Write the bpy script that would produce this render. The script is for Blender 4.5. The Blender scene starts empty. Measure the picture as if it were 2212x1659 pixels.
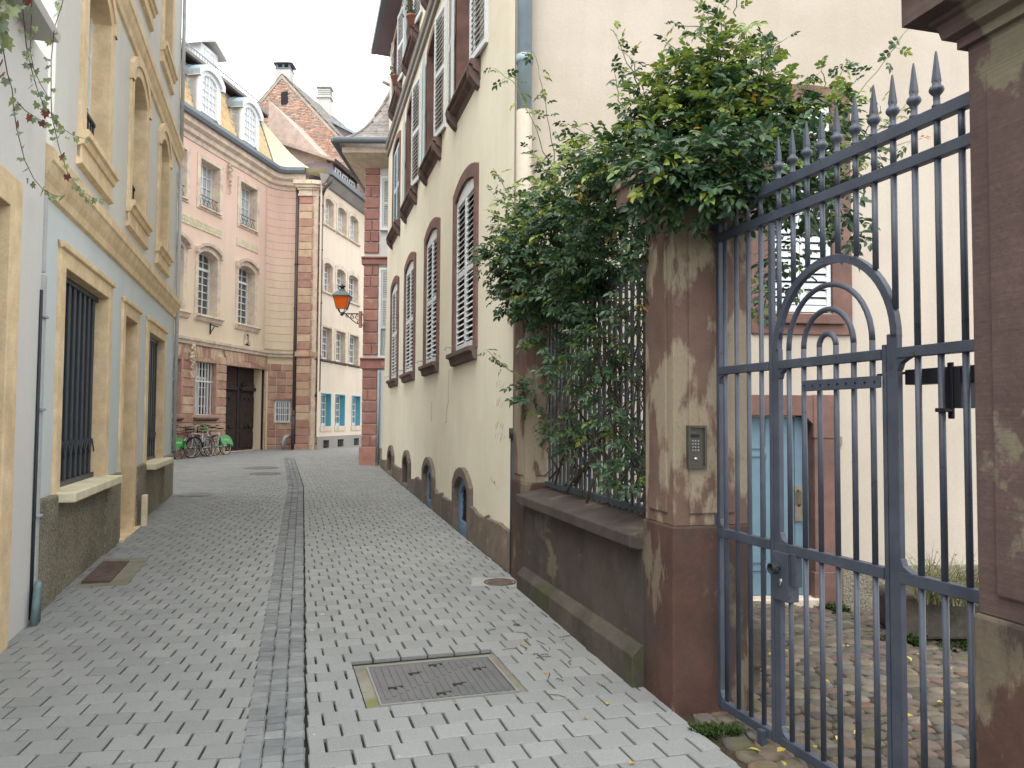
import bpy, math, random
import numpy as np
from mathutils import Vector, Matrix, Euler
random.seed(7); rng=np.random.default_rng(7)
R=math.radians
SC=bpy.context.scene; COL=SC.collection
# ------------------------------------------------------------------ camera, sky, sun, exposure
cam=bpy.data.cameras.new('camera'); camo=bpy.data.objects.new('camera',cam); COL.objects.link(camo)
cam.sensor_width=36; cam.lens=36*1725/2212; cam.clip_start=.05; cam.clip_end=3000
camo.location=(0,0,1.65)
camo.matrix_world=Matrix.Translation((0,0,1.65))@Matrix.Rotation(R(90+2.5),4,'X')@Matrix.Rotation(R(0.35),4,'Z')
SC.camera=camo
W=bpy.data.worlds.new('World'); SC.world=W; W.use_nodes=True
nt=W.node_tree; nt.nodes.clear()
sky=nt.nodes.new('ShaderNodeTexSky'); sky.sky_type='NISHITA'; sky.sun_disc=False
sky.sun_elevation=R(58); sky.sun_rotation=R(200); sky.air_density=1; sky.dust_density=6; sky.ozone_density=1
hs=nt.nodes.new('ShaderNodeHueSaturation'); hs.inputs['Saturation'].default_value=.12
ov=nt.nodes.new('ShaderNodeMix'); ov.data_type='RGBA'; ov.inputs[0].default_value=.75; ov.inputs[7].default_value=(12.6,12.9,13.15,1)   # overcast cloud deck
bg=nt.nodes.new('ShaderNodeBackground'); bg.inputs['Strength'].default_value=.1
wo=nt.nodes.new('ShaderNodeOutputWorld')
nt.links.new(sky.outputs[0],hs.inputs['Color']); nt.links.new(hs.outputs[0],ov.inputs[6]); nt.links.new(ov.outputs[2],bg.inputs['Color']); nt.links.new(bg.outputs[0],wo.inputs[0])
sl=bpy.data.lights.new('sun','SUN'); sl.energy=.5; sl.angle=R(25); sl.color=(1,.97,.92)
slo=bpy.data.objects.new('sun',sl); COL.objects.link(slo); slo.rotation_euler=(R(32),0,R(-20)); slo.location=(0,0,30)
SC.view_settings.view_transform='Standard'; SC.view_settings.look='None'; SC.view_settings.exposure=1.42; SC.view_settings.gamma=1
SC.view_settings.use_curve_mapping=False
try: SC.cycles.max_bounces=8; SC.cycles.diffuse_bounces=6; SC.cycles.glossy_bounces=2; SC.cycles.transmission_bounces=2
except Exception: pass
def gz(x,y): return .02*y if y<24 else .48+.01*(min(y,28)-24)      # the street climbs gently, then levels out

# ------------------------------------------------------------------ materials
def lin(c): return tuple((x/12.92 if x<=.04045 else ((x+.055)/1.055)**2.4) for x in c[:3])+(1,)
MATS={}
class NB:
    def __init__(s,name):
        s.m=bpy.data.materials.new(name); s.m.use_nodes=True; s.t=s.m.node_tree; s.t.nodes.clear()
        s.o=s.n('ShaderNodeOutputMaterial'); s.b=s.n('ShaderNodeBsdfPrincipled'); s.l(s.b.outputs[0],s.o.inputs[0])
        s.pos=s.n('ShaderNodeNewGeometry')
    def n(s,k,**kw):
        x=s.t.nodes.new(k)
        for a,b in kw.items(): setattr(x,a,b)
        return x
    def l(s,a,b): s.t.links.new(a,b)
    def noise(s,scale,detail=5,rough=.6,stretch=None,dist=0,cap=3.5):
        x=s.n('ShaderNodeTexNoise'); x.inputs['Scale'].default_value=scale; x.inputs['Detail'].default_value=min(detail,cap); x.inputs['Roughness'].default_value=rough; x.inputs['Distortion'].default_value=dist
        if stretch:
            mp=s.n('ShaderNodeMapping'); mp.inputs['Scale'].default_value=stretch; s.l(s.pos.outputs['Position'],mp.inputs[0]); s.l(mp.outputs[0],x.inputs['Vector'])
        else: s.l(s.pos.outputs['Position'],x.inputs['Vector'])
        return x.outputs[0]
    def ramp(s,src,stops):
        r=s.n('ShaderNodeValToRGB'); e=r.color_ramp.elements
        while len(e)<len(stops): e.new(.5)
        for i,(p,c) in enumerate(stops):
            e[i].position=p; e[i].color=c if len(c)==4 else tuple(c)+(1,)
        s.l(src,r.inputs[0]); return r.outputs[0]
    def mix(s,f,a,b,mode='MIX'):
        x=s.n('ShaderNodeMix',data_type='RGBA',blend_type=mode)
        for i,v in ((0,f),(6,a),(7,b)):
            if hasattr(v,'is_linked'): s.l(v,x.inputs[i])
            else: x.inputs[i].default_value=v
        return x.outputs[2]
    def math(s,op,a,b=None):
        x=s.n('ShaderNodeMath',operation=op)
        for i,v in ((0,a),(1,b)):
            if v is None: continue
            if hasattr(v,'is_linked'): s.l(v,x.inputs[i])
            else: x.inputs[i].default_value=v
        return x.outputs[0]
    def rnd(s):
        oi=s.n('ShaderNodeObjectInfo'); return s.math('FRACT',s.math('ADD',oi.outputs['Random'],s.pos.outputs['Random Per Island']))
    def bump(s,h,st=.3,d=.01):
        b=s.n('ShaderNodeBump'); b.inputs['Strength'].default_value=st; b.inputs['Distance'].default_value=d; s.l(h,b.inputs['Height']); s.l(b.outputs[0],s.b.inputs['Normal'])
    def done(s,col,rough=.85,metal=0,spec=.3):
        if hasattr(col,'is_linked'): s.l(col,s.b.inputs['Base Color'])
        else: s.b.inputs['Base Color'].default_value=col
        s.b.inputs['Roughness'].default_value=rough; s.b.inputs['Metallic'].default_value=metal
        s.b.inputs['Specular IOR Level'].default_value=spec
        return s.m
def G(v): return (v,v,v,1)
def plain(name,c,rough=.6,metal=0,spec=.4,var=.12,sc=14,bump=.08,bd=.003):
    b=NB(name); c=lin(c); n=b.noise(sc,6)
    col=b.mix(b.ramp(n,[(.3,G(0)),(.7,G(1))]),tuple(x*(1-var) for x in c[:3])+(1,),tuple(min(1,x*(1+var)) for x in c[:3])+(1,))
    b.bump(b.noise(sc*6,4),bump,bd); return b.done(col,rough,metal,spec)
def plaster(name,c,stain,amt=.5,grain=70,bd=.006,streak=True,fine=.06):
    b=NB(name); c=lin(c); st=lin(stain)
    a=b.ramp(b.noise(.55,6,.65),[(.42,G(0)),(.72,G(1))])
    col=b.mix(b.math('MULTIPLY',a,amt),c,st)
    if streak:
        k=b.ramp(b.noise(1.3,5,.6,(3.2,3.2,.22)),[(.5,G(0)),(.75,G(1))]); col=b.mix(b.math('MULTIPLY',k,amt*.55),col,st)
    f=b.ramp(b.noise(grain,3),[(.3,G(1-fine)),(.7,G(1+fine*.2))]); col=b.mix(1.0,col,f,'MULTIPLY')
    sp=b.ramp(b.noise(5,8,.7),[(.68,G(1)),(.8,G(.86))]); col=b.mix(1.0,col,sp,'MULTIPLY')
    b.bump(b.math('ADD',b.noise(grain,4),b.math('MULTIPLY',b.noise(6,4),1.5)),.35,bd); return b.done(col,.92,0,.15)
def stone(name,cols,blotch=None,bscale=3,bthr=(.5,.56),grain=60,rough=.88,bd=.006,moss=None,piece=True,varscale=2.5,bst=None,layers=False,soot=None):
    b=NB(name); cs=[lin(c) for c in cols]
    src=b.rnd() if piece else b.noise(varscale,5)
    n=len(cs); lo,hi=(0,1) if piece else (.3,.7)
    col=b.ramp(src,[(lo+(hi-lo)*(i/(max(1,n-1))),c) for i,c in enumerate(cs)])
    v=b.ramp(b.noise(varscale*1.7,6,.65),[(.3,G(.78)),(.7,G(1.12))]); col=b.mix(1.0,col,v,'MULTIPLY')
    if blotch:
        f=b.ramp(b.noise(bscale,7,.62,bst,.15,8),[(bthr[0],G(0)),(bthr[1],G(1))]); col=b.mix(f,col,lin(blotch))
    if layers:
        w=b.ramp(b.noise(3,4,.6,(1,1,55)),[(.35,G(.86)),(.65,G(1.05))]); col=b.mix(1.0,col,w,'MULTIPLY')
    if soot:
        sf=b.ramp(b.noise(1.5,7,.6,(1,1,.55),.1,8),[(.47,G(0)),(.64,G(.8))]); col=b.mix(sf,col,lin(soot))
    if moss:
        mf=b.ramp(b.noise(4,8,.7),[(.55,G(0)),(.68,G(.85))]); col=b.mix(mf,col,lin(moss))
    g=b.ramp(b.noise(grain,3,.7),[(.25,G(.86)),(.75,G(1.06))]); col=b.mix(1.0,col,g,'MULTIPLY')
    b.bump(b.math('ADD',b.noise(grain,4),b.math('MULTIPLY',b.noise(grain/7,5),1.6)),.4,bd); return b.done(col,rough,0,.2)
M={}
def mk():
    b=NB('paver_concrete'); r=b.rnd()
    col=b.ramp(r,[(0,lin((.478,.484,.478))),(.5,lin((.497,.503,.496))),(1,lin((.518,.523,.515)))])
    s=b.ramp(b.noise(230,2,.8),[(.3,G(.66)),(.5,G(1)),(.72,G(1.3))]); col=b.mix(1.0,col,s,'MULTIPLY')
    s2=b.ramp(b.noise(1.1,6,.7),[(.3,G(.92)),(.7,G(1.04))]); col=b.mix(1.0,col,s2,'MULTIPLY')
    gs=b.ramp(b.noise(13,3,.4),[(.755,G(0)),(.77,G(.5))]); col=b.mix(gs,col,lin((.78,.78,.76)))
    b.bump(b.noise(180,3),.3,.004); M['paver']=b.done(col,.82,0,.3)
    b=NB('joint_sand'); col=b.ramp(b.noise(9,6),[(.3,lin((.12,.125,.12))),(.6,lin((.185,.195,.18))),(.78,lin((.215,.245,.15)))]); b.bump(b.noise(120,4),.5,.01); M['joint']=b.done(col,.95,0,.1)
    M['sett']=stone('granite_sett',[(.425,.435,.435),(.455,.465,.465),(.50,.51,.505),(.44,.45,.45)],None,grain=140,bd=.008)
    M['cobble']=stone('river_cobble',[(.33,.31,.285),(.41,.375,.33),(.405,.325,.295),(.36,.355,.34),(.46,.425,.37),(.30,.285,.265),(.38,.35,.30)],None,grain=50,bd=.012,moss=(.33,.33,.22))
    b=NB('soil'); col=b.ramp(b.noise(7,7,.7),[(.3,lin((.19,.17,.13))),(.55,lin((.27,.24,.19))),(.72,lin((.24,.26,.14)))]); b.bump(b.noise(60,6),.8,.02); M['soil']=b.done(col,.97,0,.1)
    M['ground']=plain('far_ground',(.45,.45,.44),.95)
    M['blue_pl']=plaster('pale_blue_plaster',(.765,.795,.80),(.69,.72,.73),.5)
    M['grey_pl']=plaster('grey_white_plaster',(.79,.785,.76),(.72,.715,.685),.6)
    M['white_pl']=plaster('lilac_white_plaster',(.80,.795,.78),(.74,.73,.715),.5)
    M['ystone']=stone('yellow_sandstone',[(.83,.735,.585),(.865,.775,.635),(.85,.75,.595)],(.765,.65,.49),2.2,(.56,.75),piece=False,bst=(1,1,.4))
    b=NB('roughcast'); n=b.noise(46,5,.75); col=b.ramp(n,[(.32,lin((.40,.385,.335))),(.5,lin((.575,.55,.485))),(.68,lin((.72,.695,.62)))])
    d=b.ramp(b.noise(1.6,5,.65),[(.42,G(1)),(.66,G(.72))]); col=b.mix(1.0,col,d,'MULTIPLY'); b.bump(n,1.0,.035); M['roughcast']=b.done(col,.95,0,.1)
    M['plinth_end']=M['roughcast']
    M['cream']=plaster('cream_plaster',(.862,.834,.755),(.80,.77,.68),.8,grain=60)
    M['pinkwall']=plaster('pale_pink_plaster',(.722,.68,.628),(.66,.615,.555),.8,grain=45,streak=True)
    M['redstone']=stone('red_sandstone_trim',[(.44,.335,.305),(.475,.365,.33),(.43,.34,.315)],(.39,.31,.29),3,(.5,.7),piece=False)
    M['darksill']=stone('dark_sill_stone',[(.36,.30,.285),(.42,.35,.33),(.33,.28,.27)],None,piece=False)
    M['plinthstone']=stone('weathered_plinth_stone',[(.40,.37,.335),(.45,.40,.355),(.37,.35,.33)],(.55,.52,.46),3.5,(.58,.7),grain=30,bd=.015)
    M['whitepaint']=plain('white_paint',(.84,.85,.85),.55,var=.04)
    M['shutter']=plain('pale_grey_shutter_paint',(.77,.785,.785),.6,var=.06)
    M['shutter_blue']=plain('weathered_blue_grey_paint',(.70,.77,.79),.6,var=.08)
    M['pillar']=stone('mottled_red_sandstone',[(.385,.305,.27),(.42,.34,.30),(.365,.295,.26)],(.54,.495,.42),3.0,(.48,.53),grain=55,piece=False,varscale=1.8,bst=(1.2,1.2,.5))
    M['pillar2']=stone('combed_red_sandstone',[(.325,.265,.25),(.365,.30,.285),(.34,.275,.26)],(.45,.42,.355),1.15,(.60,.62),grain=55,piece=False,layers=True)
    M['pillar_base']=stone('dark_red_sandstone',[(.29,.215,.19),(.335,.25,.22),(.295,.25,.23)],(.44,.395,.33),3.0,(.54,.58),grain=55,piece=False,varscale=2.2,bst=(1.2,1.2,.5),soot=(.215,.205,.195))
    M['wallstone']=stone('sooty_red_sandstone',[(.32,.28,.26),(.30,.265,.25),(.335,.305,.275)],(.405,.375,.33),2.4,(.57,.62),grain=50,bst=(.8,.8,1.2),soot=(.235,.225,.205))
    M['mossplinth']=stone('mossy_plinth',[(.29,.27,.245),(.325,.30,.27)],(.27,.295,.155),2.6,(.53,.68),grain=40,bd=.012,soot=(.20,.195,.17))
    M['gate']=plain('blue_grey_gate_paint',(.265,.295,.35),.48,.0,.5,.16,9,.25,.003)
    b=NB('gate_paint_worn'); col=b.ramp(b.noise(6,5,.6),[(.3,lin((.205,.225,.27))),(.7,lin((.265,.29,.335)))])
    ch_=b.ramp(b.noise(17,6,.75,None,0,8),[(.62,G(0)),(.66,G(1))]); col=b.mix(ch_,col,lin((.20,.175,.165)))
    wh_=b.ramp(b.noise(9,6,.7,(1,1,.5),0,8),[(.62,G(0)),(.78,G(.45))]); col=b.mix(wh_,col,lin((.38,.41,.455))); b.bump(b.noise(60,5),.45,.003); M['gate']=b.done(col,.5,0,.45)
    M['iron']=plain('dark_iron',(.20,.22,.24),.55,.3,.4)
    M['black']=plain('black_metal',(.11,.11,.13),.5,.2,.4)
    M['grille']=plain('anthracite_grille',(.245,.27,.295),.5,.3,.4)
    M['fence']=plain('fence_grey_blue',(.25,.275,.30),.6,.1,.4,.2)
    M['cellarblue']=plain('cellar_blue_paint',(.40,.50,.60),.6)
    b=NB('light_blue_door_paint'); col=b.ramp(b.noise(4,6),[(.3,lin((.365,.465,.52))),(.7,lin((.405,.51,.56)))]); M['bluedoor']=b.done(col,.5,0,.4)
    M['turq']=plain('turquoise_paint',(.38,.66,.735),.6)
    M['zinc']=plain('zinc',(.55,.605,.63),.55,.0,.4,.12,6)
    M['gutter_dark']=plain('dark_gutter',(.37,.40,.425),.5,.2,.5)
    M['pipe']=plain('dark_brown_pipe',(.31,.28,.285),.6,.1)
    M['cream_pipe']=plain('cream_painted_pipe',(.66,.625,.565),.8,spec=.1,var=.04)
    M['pipe_grey']=plain('grey_pipe',(.65,.66,.66),.6,var=.1)
    M['hose']=plain('grey_green_hose',(.40,.48,.49),.6,var=.2)
    b=NB('pink_to_buff_limewash'); z=b.n('ShaderNodeSeparateXYZ'); b.l(b.pos.outputs['Position'],z.inputs[0])
    f=b.math('ADD',b.math('MULTIPLY',b.math('SUBTRACT',z.outputs[2],6.2),.22),b.math('SUBTRACT',b.noise(.5,5,.6),.1))
    col=b.ramp(f,[(.15,lin((.85,.785,.685))),(.5,lin((.865,.77,.70))),(.9,lin((.86,.74,.68)))])
    k=b.ramp(b.noise(1.5,6,.6,(2,2,.4)),[(.45,G(1.0)),(.75,G(.93))]); col=b.mix(1.0,col,k,'MULTIPLY'); b.bump(b.noise(40,4),.3,.008); M['pink']=b.done(col,.92,0,.15)
    M['sandmix']=stone('mixed_sandstone',[(.665,.51,.46),(.685,.53,.475),(.775,.675,.57),(.73,.60,.525),(.80,.71,.60),(.70,.56,.50),(.66,.50,.45),(.75,.64,.55)],(.74,.64,.55),4,(.60,.7),grain=30)
    M['buffstone']=stone('grey_buff_stone',[(.79,.72,.645),(.83,.77,.69),(.77,.70,.63)],None,piece=False)
    M['winstone']=stone('lilac_buff_stone',[(.80,.725,.665),(.84,.77,.71),(.78,.70,.645)],(.86,.81,.71),2,(.5,.62),piece=False)
    M['friezestone']=stone('pale_yellow_stone',[(.81,.775,.66),(.85,.81,.70)],None,piece=False)
    M['buff']=plaster('buff_plaster',(.85,.795,.72),(.79,.725,.65),.8,grain=40)
    M['greyplinth']=plaster('grey_render',(.58,.56,.535),(.50,.485,.465),.8,grain=30,bd=.015)
    M['redquoin']=stone('red_quoin_stone',[(.585,.42,.39),(.62,.455,.42),(.60,.435,.405),(.67,.50,.445)],(.74,.63,.55),3,(.63,.70),grain=30)
    M['oak']=stone('dark_oak',[(.215,.185,.175),(.26,.22,.205)],None,piece=False,grain=40,varscale=5)
    M['otile']=stone('ochre_roof_tile',[(.82,.70,.52),(.87,.76,.585),(.79,.665,.50),(.85,.74,.56)],None,grain=30)
    M['gtile']=stone('grey_brown_roof_tile',[(.56,.54,.52),(.62,.59,.56),(.52,.505,.495),(.64,.605,.565)],None,grain=30)
    M['rtile']=stone('weathered_red_tile',[(.68,.60,.55),(.72,.64,.59),(.63,.57,.54)],None,grain=30)
    M['brick']=stone('old_brick',[(.72,.555,.48),(.77,.59,.49),(.60,.55,.53),(.80,.65,.55),(.66,.55,.50),(.57,.54,.52),(.82,.71,.63)],(.60,.57,.55),1.1,(.55,.72),grain=30)
    M['mortar']=stone('lime_mortar',[(.62,.58,.53),(.68,.64,.58)],None,piece=False)
    M['yroof']=plaster('pale_yellow_roof_sheet',(.835,.82,.69),(.80,.78,.645),.4)
    M['chimney']=plaster('chimney_render',(.78,.77,.755),(.66,.65,.635),.9)
    M['lilac']=plaster('lilac_cladding',(.50,.45,.485),(.44,.40,.43),.5)
    b=NB('window_glass'); b.done((.045,.05,.055,1),.08,0,.6); M['glass']=b.m
    b=NB('curtained_glass'); col=b.ramp(b.noise(6,3,.5,(14,14,.8)),[(.35,lin((.55,.58,.58))),(.65,lin((.74,.765,.76)))]); b.done(col,.12,0,.6); M['glass_l']=b.m
    b=NB('dim_glass'); col=b.ramp(b.noise(5,3,.5,(10,10,.8)),[(.35,lin((.22,.235,.24))),(.7,lin((.40,.42,.42)))]); b.done(col,.1,0,.6); M['glass_m']=b.m
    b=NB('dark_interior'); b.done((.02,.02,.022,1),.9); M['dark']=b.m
    def leafm(name,cs,spec=.45):
        b=NB(name); col=b.ramp(b.rnd(),[(i/(len(cs)-1),lin(c)) for i,c in enumerate(cs)]); col2=b.mix(b.ramp(b.noise(30,3),[(.4,G(0)),(.7,G(.5))]),col,tuple(x*.6 for x in lin(cs[0])[:3])+(1,))
        tr=b.n('ShaderNodeBsdfTranslucent'); b.l(col,tr.inputs[0]); ms=b.n('ShaderNodeMixShader'); ms.inputs[0].default_value=.22
        b.done(col2,.42,0,spec); b.l(b.b.outputs[0],ms.inputs[1]); b.l(tr.outputs[0],ms.inputs[2]); b.l(ms.outputs[0],b.o.inputs[0]); return b.m
    M['leaf']=leafm('rose_leaf',[(.16,.255,.155),(.20,.31,.175),(.24,.345,.225),(.18,.29,.20),(.28,.385,.20),(.22,.335,.23),(.32,.40,.18)])
    M['leaf_y']=leafm('young_rose_leaf',[(.37,.47,.20),(.44,.53,.22),(.50,.57,.22),(.40,.50,.25),(.56,.60,.24),(.44,.52,.23),(.58,.56,.22)])
    M['leaf_a']=leafm('autumn_leaf',[(.78,.70,.22),(.80,.62,.20),(.70,.42,.18),(.72,.68,.30)])
    M['ivy']=leafm('ivy_leaf',[(.52,.57,.36),(.45,.52,.40),(.57,.60,.38),(.40,.48,.40),(.50,.56,.45)])
    M['ivy_red']=leafm('red_ivy_leaf',[(.45,.25,.20),(.52,.30,.20),(.40,.22,.22)])
    M['fallen']=leafm('fallen_leaf',[(.74,.68,.22),(.72,.66,.34),(.70,.52,.20),(.78,.74,.42),(.60,.62,.24)],.2)
    M['twig']=plain('rose_stem',(.26,.235,.17),.8,var=.25)
    M['shoot']=plain('green_shoot',(.36,.40,.25),.7,var=.2)
    M['drygrass']=leafm('dry_herb',[(.50,.50,.36),(.44,.46,.34),(.57,.54,.40)],.1)
    M['weed']=leafm('weed_leaf',[(.20,.27,.13),(.24,.30,.16)],.1)
    M['cover']=plain('cast_iron_cover',(.36,.36,.36),.55,.1,.5,.12,8,.3,.004)
    M['coverframe']=plain('worn_steel_edge',(.50,.50,.49),.5,.2,.5)
    M['rust']=plain('rusty_grate',(.36,.305,.28),.75,.2,.3,.25)
    M['concrete']=stone('mossy_concrete',[(.50,.485,.43),(.45,.43,.38)],(.42,.43,.26),5,(.54,.66),piece=False,grain=40,bd=.012)
    M['concrete_p']=plain('patch_concrete',(.56,.56,.54),.9)
    M['green']=plain('green_plastic',(.10,.60,.15),.35,0,.5,.06); M['tyre']=plain('tyre',(.12,.12,.12),.8); M['chrome']=plain('brushed_steel',(.72,.72,.72),.35,.8)
    M['silver']=plain('silver_frame',(.74,.75,.75),.4,.2); M['blackp']=plain('black_plastic',(.09,.09,.09),.5); M['orange_r']=plain('reflector',(.9,.5,.1),.3)
    b=NB('amber_glass'); b.done(lin((.88,.37,.05)),.25,0,.5); b.b.inputs['Subsurface Weight'].default_value=.0; b.b.inputs['Transmission Weight'].default_value=.15; M['amber']=b.m
    M['lantern']=plain('grey_green_lantern_metal',(.31,.36,.35),.5,.2)
    M['keypad']=plain('bronze_steel_plate',(.33,.32,.29),.45,.5); M['enamel']=plain('blue_enamel',(.16,.33,.70),.35); M['terra']=plain('terracotta',(.60,.40,.33),.85)
    M['troughstone']=stone('rough_trough_stone',[(.31,.295,.265),(.36,.335,.30)],(.26,.245,.21),6,(.5,.65),piece=False,grain=20,bd=.03)
    M['brass']=plain('worn_brass',(.52,.48,.42),.35,.7)
mk()
# ------------------------------------------------------------------ helpers
ORG={}
def org(o): return ORG.get(o.name,Vector((0,0,0)))
def tag(o,label=None,cat=None,group=None,kind=None):
    if label: o['label']=label
    if cat: o['category']=cat
    if group: o['group']=group
    if kind: o['kind']=kind
    return o
def thing(name,loc,label,cat,group=None,rz=0):
    o=bpy.data.objects.new(name,None); COL.objects.link(o); o.location=loc; o.rotation_euler=(0,0,rz); o.empty_display_size=.2
    ORG[o.name]=Vector(loc); return tag(o,label,cat,group)
class Fr:
    "wall frame: s along the wall, n out of the wall, z up"
    def __init__(s,p,d,side):
        s.p=Vector((p[0],p[1],0)); s.d=Vector((d[0],d[1],0)).normalized()
        s.nn=Vector((-s.d.y,s.d.x,0))*side; s.side=side; s.h=math.atan2(s.d.y,s.d.x)
    def __call__(s,a,n,z): q=s.p+s.d*a+s.nn*n; return Vector((q.x,q.y,z))
BOXF=[(0,1,2,3),(7,6,5,4),(0,4,5,1),(1,5,6,2),(2,6,7,3),(3,7,4,0)]
class MB:
    def __init__(s): s.v=[];s.f=[];s.m=[]
    def add(s,vs,fs,m=0):
        b=len(s.v); s.v+= [Vector(v) for v in vs]; s.f+=[tuple(b+i for i in f) for f in fs]; s.m+=[m]*len(fs); return s
    def box(s,fr,a0,a1,n0,n1,z0,z1,m=0):
        c=[fr(a0,n0,z0),fr(a1,n0,z0),fr(a1,n1,z0),fr(a0,n1,z0),fr(a0,n0,z1),fr(a1,n0,z1),fr(a1,n1,z1),fr(a0,n1,z1)]
        return s.add(c,BOXF,m)
    def abox(s,c,d,m=0):
        x,y,z=c; a,b,e=[k/2 for k in d]
        return s.add([(x-a,y-b,z-e),(x+a,y-b,z-e),(x+a,y+b,z-e),(x-a,y+b,z-e),(x-a,y-b,z+e),(x+a,y-b,z+e),(x+a,y+b,z+e),(x-a,y+b,z+e)],BOXF,m)
    def quad(s,a,b,c,d,m=0): return s.add([a,b,c,d],[(0,1,2,3)],m)
    def extr(s,fr,prof,a0,a1,m=0):
        "profile [(n,z)] swept along the wall"
        k=len(prof); vs=[fr(a0,n,z) for n,z in prof]+[fr(a1,n,z) for n,z in prof]
        return s.add(vs,[(i,(i+1)%k,k+(i+1)%k,k+i) for i in range(k)]+[tuple(range(k-1,-1,-1)),tuple(range(k,2*k))],m)
    def prism(s,fr,pts,n0,n1,m=0):
        "outline [(s,z)] given thickness n0..n1"
        k=len(pts); vs=[fr(a,n0,z) for a,z in pts]+[fr(a,n1,z) for a,z in pts]
        return s.add(vs,[(i,(i+1)%k,k+(i+1)%k,k+i) for i in range(k)]+[tuple(range(k-1,-1,-1)),tuple(range(k,2*k))],m)
    def ring(s,fr,outer,inner,nf,nb,m=0,closed=False,nfo=None):
        "stone surround: front face between two outlines, inner reveal back to nb, outer edge back to 0"
        k=len(outer); nfo=nf if nfo is None else nfo
        vs=[fr(a,nfo,z) for a,z in outer]+[fr(a,nf,z) for a,z in inner]+[fr(a,nb,z) for a,z in inner]+[fr(a,-.02,z) for a,z in outer]
        e=k if closed else k-1; fs=[]
        for i in range(e):
            j=(i+1)%k
            fs+=[(i,j,k+j,k+i),(k+i,k+j,2*k+j,2*k+i),(3*k+i,3*k+j,j,i)]
        return s.add(vs,fs,m)
    def tube(s,pts,r,k=8,m=0,cap=True,r1=None):
        pts=[Vector(p) for p in pts]; n=len(pts); b=len(s.v); prev=None
        for i,p in enumerate(pts):
            t=(pts[min(i+1,n-1)]-pts[max(i-1,0)]).normalized()
            u=(prev-t*prev.dot(t)) if prev is not None else (Vector((0,0,1)).cross(t) if abs(t.z)<.95 else Vector((1,0,0)).cross(t))
            if u.length<1e-6: u=t.orthogonal()
            u.normalize(); prev=u; w=t.cross(u); rr=r if r1 is None else r+(r1-r)*i/(n-1)
            for j in range(k):
                a=2*math.pi*j/k; s.v.append(p+(u*math.cos(a)+w*math.sin(a))*rr)
        for i in range(n-1):
            for j in range(k):
                s.f.append((b+i*k+j,b+i*k+(j+1)%k,b+(i+1)*k+(j+1)%k,b+(i+1)*k+j)); s.m.append(m)
        if cap: s.f.append(tuple(b+j for j in range(k-1,-1,-1))); s.f.append(tuple(b+(n-1)*k+j for j in range(k))); s.m+=[m,m]
        return s
    def lathe(s,c,prof,k=12,m=0,sq=False):
        c=Vector(c); b=len(s.v)
        for r,z in prof:
            for j in range(k):
                a=2*math.pi*(j+.5*sq)/k; s.v.append(c+Vector((math.cos(a)*r,math.sin(a)*r,z)))
        for i in range(len(prof)-1):
            for j in range(k): s.f.append((b+i*k+j,b+i*k+(j+1)%k,b+(i+1)*k+(j+1)%k,b+(i+1)*k+j)); s.m.append(m)
        s.f.append(tuple(b+j for j in range(k-1,-1,-1))); s.f.append(tuple(b+(len(prof)-1)*k+j for j in range(k))); s.m+=[m,m]
        return s
    def mesh(s,name,mats,o=Vector((0,0,0)),smooth=False):
        me=bpy.data.meshes.new(name); me.from_pydata([tuple(v-o) for v in s.v],[],s.f)
        for mt in (mats if isinstance(mats,(list,tuple)) else [mats]): me.materials.append(mt)
        me.polygons.foreach_set('material_index',s.m)
        if smooth: me.polygons.foreach_set('use_smooth',[True]*len(s.f))
        me.update(); 
        import bmesh
        bm=bmesh.new(); bm.from_mesh(me); bmesh.ops.recalc_face_normals(bm,faces=bm.faces); bm.to_mesh(me); bm.free()
        return me
    def build(s,name,mats,parent=None,smooth=False,bevel=0,loc=None):
        o=org(parent) if parent else (Vector(loc) if loc else Vector((0,0,0)))
        ob=bpy.data.objects.new(name,s.mesh(name,mats,o,smooth)); COL.objects.link(ob)
        if parent: ob.parent=parent; ORG[ob.name]=o
        else: ob.location=o; ORG[ob.name]=o
        if bevel:
            b=ob.modifiers.new('bevel','BEVEL'); b.width=bevel; b.segments=2; b.limit_method='ANGLE'; b.angle_limit=R(40)
        return ob
def inst(name,mesh,parent,loc,rot=(0,0,0),scale=(1,1,1)):
    ob=bpy.data.objects.new(name,mesh); COL.objects.link(ob)
    if parent: ob.parent=parent; ob.location=Vector(loc)-org(parent)
    else: ob.location=loc
    ob.rotation_euler=rot; ob.scale=scale; ORG[ob.name]=Vector(loc); return ob
def join_mesh(name,items,mats):
    V=[];F=[];MI=[];b=0
    cache={}
    for me,loc,rot,sc in items:
        if me.name not in cache:
            a=np.empty(len(me.vertices)*3,np.float32); me.vertices.foreach_get('co',a); cache[me.name]=(a.reshape(-1,3),[tuple(p.vertices) for p in me.polygons])
        a,fs=cache[me.name]
        m=np.array(Euler(rot).to_matrix())
        V.append((a*np.array(sc))@m.T+np.array(loc)); mi=mats.index(me.materials[0])
        F+=[tuple(b+i for i in f) for f in fs]; MI+=[mi]*len(fs); b+=len(a)
    me=bpy.data.meshes.new(name); me.from_pydata(np.concatenate(V).tolist(),[],F)
    for m in mats: me.materials.append(m)
    me.polygons.foreach_set('material_index',MI); me.update(); return me
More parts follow.
